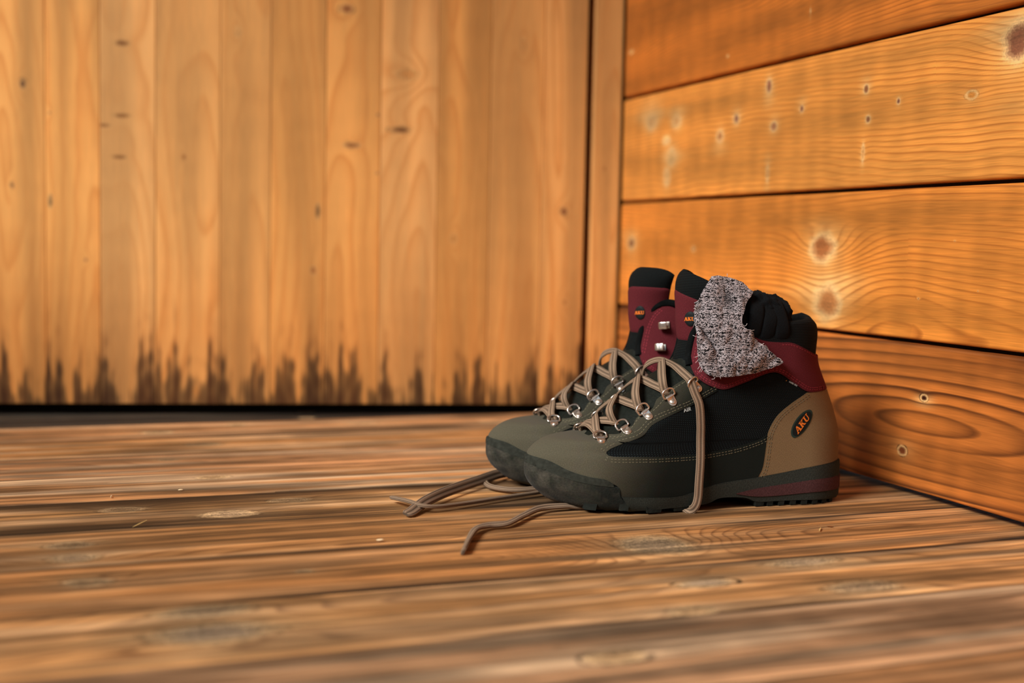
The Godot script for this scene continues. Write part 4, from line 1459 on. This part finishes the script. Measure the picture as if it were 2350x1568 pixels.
func lacing(o: Node3D, far: bool):
	var z := -1.0 if far else 1.0                  # the visible side of the far boot is its inner side
	var w := Patchwork.new()
	# the straight bar at the bottom
	var a: Vector3 = eye_at(0, 1.0, 0.0010)
	var b: Vector3 = eye_at(0, -1.0, 0.0010)
	lace_piece(w, [a + Vector3(.002, -.004, .0015), a + Vector3(-.0005, .0022, .0008), a.lerp(b, 0.5) + Vector3(-.001, .0062, 0), b + Vector3(-.0005, .0022, -.0008), b + Vector3(.002, -.004, -.0015)], [Vector3(-.3, .4, .9), Vector3(-.5, .9, .3), Vector3(-.45, 1, 0), Vector3(-.5, .9, -.3), Vector3(-.3, .4, -.9)])
	# crossings: eyelet k on one side to eyelet k + 1 on the other
	for k in 4:
		for s in [z, -z]:
			var p: Vector3 = eye_at(k, s, -0.0004)
			var q: Vector3 = eye_at(k + 1, -s, 0.0)
			var n0 := normal_on(loops[k].x, loops[k].y, s)
			var n1 := normal_on(loops[k + 1].x, loops[k + 1].y, -s)
			if k == 3 and s == -z: continue                     # that one is the loose loop
			var m := p.lerp(q, 0.5)
			var rx: float = (loops[k].x + loops[k + 1].x) * 0.5
			var top: Vector3 = on(rx, ridge_height(rx), 0.0030 + (0.0024 if s == z else 0.0))
			var bulge := 0.006 if s == z and k > 0 else 0.002
			var start := p + n0 * bulge + Vector3(-0.001, 0.003, 0)
			lace_piece(w, [p - Vector3(-0.004, 0.006, 0) + n0 * 0.0012, p + n0 * 0.0022, start.lerp(top, 0.25) + n0 * bulge * 0.5, top + Vector3(-.0012, .0016, s * 0.002), top.lerp(q, 0.6) + n1 * 0.003, q + n1 * 0.0012, q + Vector3(0.003, -0.001, 0) - n1 * 0.001], [n0, (n0 + Vector3(-0.4, 0.2, 0)).normalized(), (n0 + Vector3(-0.6, 0.6, 0)).normalized(), Vector3(-.7, .75, 0), (n1 + Vector3(-0.6, 0.6, 0)).normalized(), n1, n1])
	# the loose loop from the far eyelet up and over to the hook on the near side
	var hk: Vector3 = eye_at(4, z, 0.004)
	var hn := normal_on(loops[4].x, loops[4].y, z)
	var arc := []
	for c in [[.1210, .1060, -.0320], [.1220, .1130, -.0315], [.1212, .1198, -.0290], [.1223, .1270, -.0220], [.1269, .1323, -.0040], [.1323, .1297, .0160], [.1370, .1229, .0320]]: arc.append(Vector3(c[0], c[1], c[2] * z))
	arc.append(hk)
	lace_piece(w, arc, [Vector3(-.6, .1, -.8 * z), Vector3(-.9, .1, -.4 * z), Vector3(-.9, .3, -.3 * z), Vector3(-.7, .7, 0), Vector3(-.3, .95, .1 * z), Vector3(-.1, .85, .5 * z), hn, hn])
	# from the hook down the side, under the sole and out again in front
	var hang := [hk]
	for c in [[.1440, .1050, .0030], [.1466, .0953, .0042], [.1478, .0790, .0040], [.1480, .0640, .0034], [.1468, .0450, .0044], [.1452, .0260, .0050], [.1442, .0140, .0060]]:
		hang.append(on(c[0], c[1], c[2] + 0.0014, z))
	hang.append(Vector3(.1420, .0060, .0545 * z))
	hang.append(Vector3(.1385, .0020, .0510 * z) if not far else Vector3(.1400, .0024, .046 * z))
	hang.append(Vector3(.1345, .0018, .0400 * z))
	hang.append(Vector3(.1310, .0018, .0200 * z))
	lace_piece(w, hang, [hn, Vector3(0, .3, z), Vector3(0, .2, z), Vector3(0, .1, z), Vector3(0, 0, z), Vector3(0, 0, z), Vector3(0, .1, z), Vector3(0.1, .3, z), Vector3(.3, .8, .5 * z), Vector3(0, 1, 0)])
	done("shoelace", w, M.lace, o).set_meta("label", "flat beige lace")
	# lace ends on the floor
	if not far:
		w = Patchwork.new()
		var f := []
		for c in [[.0720, .0016, .0230], [.0439, .0026, .0229], [.0291, .0042, .0245], [.0046, .0046, .0321], [-.0185, .0040, .0583], [-.0386, .0036, .0833], [-.0569, .0036, .0888], [-.0703, .0037, .1017], [-.0831, .0034, .1332], [-.0973, .0028, .1739]]: f.append(Vector3(c[0], c[1], c[2]))
		lace_piece(w, f, [Vector3(0, 1, 0), Vector3(.1, 1, .3), Vector3(.2, .8, .5), Vector3(-.2, .9, .5), Vector3(-.3, .9, .4), Vector3(-.2, .9, .45), Vector3(-.5, .7, .5), Vector3(-.8, .6, .3), Vector3(-.9, .4, .1)], 0.0034, 0.0017, true)
		done("lace_end", w, M.lace, o)
	else:
		for l in [[[.0700, .0030, .0600, .0242, .0062, .0312, -.0115, .0068, -.0124, -.0500, .0066, -.0605, -.0742, .0060, -.0963, -.0866, .0046, -.1179, -.0954, .0030, -.1336, -.1009, .0026, -.1402], 0.0052, [Vector3(.4, .8, -.3), Vector3(.62, .60, -.48), Vector3(.64, .56, -.50), Vector3(.64, .56, -.50), Vector3(.5, .7, -.4), Vector3(.2, .9, -.2)]],
			[[.0800, .0034, -.0400, .0475, .0036, -.0531, .0350, .0036, -.0625, -.0054, .0034, -.0827, -.0374, .0034, -.1009, -.0684, .0046, -.1202, -.0841, .0062, -.1220, -.0918, .0072, -.1096, -.0989, .0062, -.0912, -.1049, .0044, -.0724], 0.0020, [Vector3(0, 1, 0)]  ],
			[[.0500, .0030, .0540, .0291, .0032, .0533, .0137, .0034, .0449, .0010, .0034, .0167, -.0032, .0034, -.0180, .0047, .0034, -.0369, .0197, .0034, -.0454, .0420, .0034, -.0414, .0600, .0034, -.0350], 0.0028, [Vector3(-.2, .7, -.6), Vector3(-.5, .7, -.3), Vector3(-.1, .8, -.6), Vector3(.1, .8, -.6)]]]:
			w = Patchwork.new()
			var f := []
			for i in range(0, l[0].size(), 3): f.append(Vector3(l[0][i], l[0][i + 1], l[0][i + 2]))
			var nr: Array = l[2]
			if nr.size() == 1: nr = [Vector3(0, 1, 0), Vector3(0, 1, 0)]
			lace_piece(w, f, nr, l[1], 0.0017, true)
			done("lace_end", w, M.lace, o)

func ridge_height(x: float) -> float:
	# height at which the front ridge stands at x
	var a := 0.0
	var b := 0.2
	for i in 24:
		var m := (a + b) * 0.5
		if m > 0.05 and lut(ly.front, m * 2000.0) > x: b = m
		elif m <= 0.05: a = m
		else: a = m
	return a

func eye_at(k: int, s: float, h: float) -> Vector3:
	return on(loops[k].x, loops[k].y, 0.0016 + h, s) + normal_on(loops[k].x, loops[k].y, s) * 0.001

# ------------------------------------------------------------------ sock and crumbs
func build_sock():
	fz = 1.0
	var a := 0.2618
	var o := base("sock", Transform3D(Basis(Vector3(cos(a), 0, -sin(a)), UP, Vector3(sin(a), 0, cos(a))), Vector3(0.01515, 0, -1.16924)), "heathered grey and black wool sock stuffed in the front boot, hanging over its collar", "sock")
	var rim := v2([.1636, .2103, .1738, .2109, .1892, .2061, .1972, .1988, .1995, .1970, .1932, .1899, .1863, .1790, .1838, .1698, .1878, .1645, .1924, .1629, .1982, .1551, .2079, .1474, .2176, .1395, .2232, .1351, .2129, .1296, .1983, .1257, .1837, .1234, .1680, .1216, .1568, .1225, .1492, .1290, .1458, .1407, .1442, .1542, .1438, .1697, .1456, .1805, .1489, .1891, .1547, .1989, .1636, .2103])
	var poly := smooth2(rim, 0.0012)
	poly.remove_at(poly.size() - 1)
	var r := RandomNumberGenerator.new()
	r.seed = 4
	for i in poly.size(): poly[i] += Vector2(r.randf_range(-1, 1), r.randf_range(-1, 1)) * 0.00012
	panel("heather_cuff", poly, 0.0026, M.knit, o, 0.0013, "sheet", 0.006, "worn").set_meta("label", "heathered grey knit, inside out")
	# loose yarn along the raw edge
	var w := Patchwork.new()
	for k in 18:
		var i := r.randi_range(0, poly.size() - 1)
		var s: Array = lift_sheet(poly[i], 0.0012)
		var out := Vector3(poly[i].x - 0.175, poly[i].y - 0.165, 0).normalized()
		var p: Vector3 = s[0]
		var l := r.randf_range(0.0015, 0.0045)
		var side := Vector3(-out.y, out.x, 0) * r.randf_range(-0.8, 0.8)
		var pts := smooth3([p - out * 0.002, p + out * l * 0.4 + Vector3(0, 0, 0.001), p + (out + side).normalized() * l], 0.0006)
		var nn := PackedVector3Array()
		for q in pts: nn.append(Vector3(0, 0, 1))
		strap(w, pts, nn, 0.00022, 0.00022, 6)
	tag(done("loose_yarn", w, M.yarn, o), "", "", "", "stuff")
	# the black foot of the sock, bunched in the mouth of the boot
	w = Patchwork.new()
	var p := PackedVector3Array()
	var cols := 73
	var rows := 44
	var nz := FastNoiseLite.new()
	nz.seed = 9
	nz.frequency = 1.0
	for q in rows + 1:
		for c in cols:
			var la := -PI * 0.5 + PI * q / rows
			var lo := TAU * (c % (cols - 1)) / (cols - 1)
			var d := Vector3(cos(la) * cos(lo), sin(la), -cos(la) * sin(lo))
			var k := 1.0 + 0.16 * nz.get_noise_3dv(d * 2.2) + 0.10 * nz.get_noise_3dv(d * 5.0 + Vector3(3, 0, 0)) + 0.025 * sin(d.x * 22.0 + 2.0 * d.y)
			k /= pow(pow(absf(d.x), 3.5) + pow(absf(d.y), 3.5) + pow(absf(d.z), 3.5), 1.0 / 3.5)
			var e := Vector3(d.x * 0.0270, d.y * 0.0255, d.z * 0.0235) * k
			p.append(Vector3(0.2160, 0.1705, 0.0150) + e + Vector3(0, -0.16 * e.x, 0))
	w.grid(p, cols, true)
	done("black_foot", w, M.black_knit, o).set_meta("label", "black ribbed knit, bunched up")
	w = Patchwork.new()
	for band in 3:
		var ring := PackedVector3Array()
		var rn := PackedVector3Array()
		for k in 25:
			var an := lerpf(-0.5, PI * 0.78, k / 24.0)
			ring.append(Vector3(0.2010 + 0.0125 * band + 0.002 * sin(an * 3.0 + band), 0.1700 - 0.0022 * band + 0.0262 * sin(an) + 0.0014 * sin(an * 5.0 + band * 2.0), 0.0140 + 0.0268 * cos(an)))
			rn.append(Vector3(0, sin(an), cos(an)))
		strap(w, ring, rn, 0.0075, 0.0032, 12)
	done("black_fold", w, M.black_knit, o)

func crumb(called: String, label: String, category: String, at: Vector3, size: Vector3, turn: float, c: Color, tilt := 0.0, group := ""):
	var w := Patchwork.new()
	var p := PackedVector3Array()
	var nz := FastNoiseLite.new()
	nz.seed = int(at.x * 1e4)
	nz.frequency = 1.5
	for q in 7:
		for k in 13:
			var la := -PI * 0.5 + PI * q / 6.0
			var lo := TAU * (k % 12) / 12.0
			var d := Vector3(cos(la) * cos(lo), sin(la), -cos(la) * sin(lo))
			p.append(Vector3(d.x * size.x, d.y * size.y, d.z * size.z) * (1.0 + 0.4 * nz.get_noise_3dv(d * 1.2)))
	w.grid(p, 13, true)
	fz = 1.0
	var o := commit(called, w.v, w.n, w.uv, w.idx, plain(c, 0.9), self)
	o.transform = Transform3D(Basis(UP, turn) * Basis(Vector3(0, 0, 1), tilt), at)
	tag(o, label, category, group)

func build_crumbs():
	var straw := c8(226, 190, 120)
	crumb("straw_sliver", "pale straw sliver on the board before the tan boot heel", "straw", Vector3(0.2637, 0.0012, -1.0910), Vector3(0.0072, 0.0006, 0.0006), 1.25, straw)
	crumb("straw_sliver", "thin pale splinter on the boards, far left of the boots", "straw", Vector3(-0.3026, 0.0012, -1.0604), Vector3(0.0075, 0.0004, 0.0004), 0.9, straw, 0.25)
	crumb("wood_flake", "cream wood flake lying in front of the lace ends", "wood flake", Vector3(-0.1011, 0.0012, -1.0181), Vector3(0.0030, 0.0008, 0.0012), 0.3, c8(240, 214, 170))
	crumb("wood_flake", "tiny flat cream flake between the lace ends and the wall of upright boards", "wood flake", Vector3(-0.3069, 0.0010, -1.2087), Vector3(0.0024, 0.0007, 0.0009), 0.2, c8(236, 208, 164))
	crumb("wood_flake", "tiny upright cream flake, leftmost of the specks on the boards", "wood flake", Vector3(-0.3587, 0.0014, -1.1676), Vector3(0.0019, 0.0016, 0.0005), 0.9, c8(232, 200, 156), 0.6)
	crumb("wood_flake", "dark curled wood shaving on the board before the straw sliver", "wood flake", Vector3(0.2753, 0.0010, -1.1040), Vector3(0.0030, 0.0006, 0.0006), -0.4, c8(110, 66, 34))
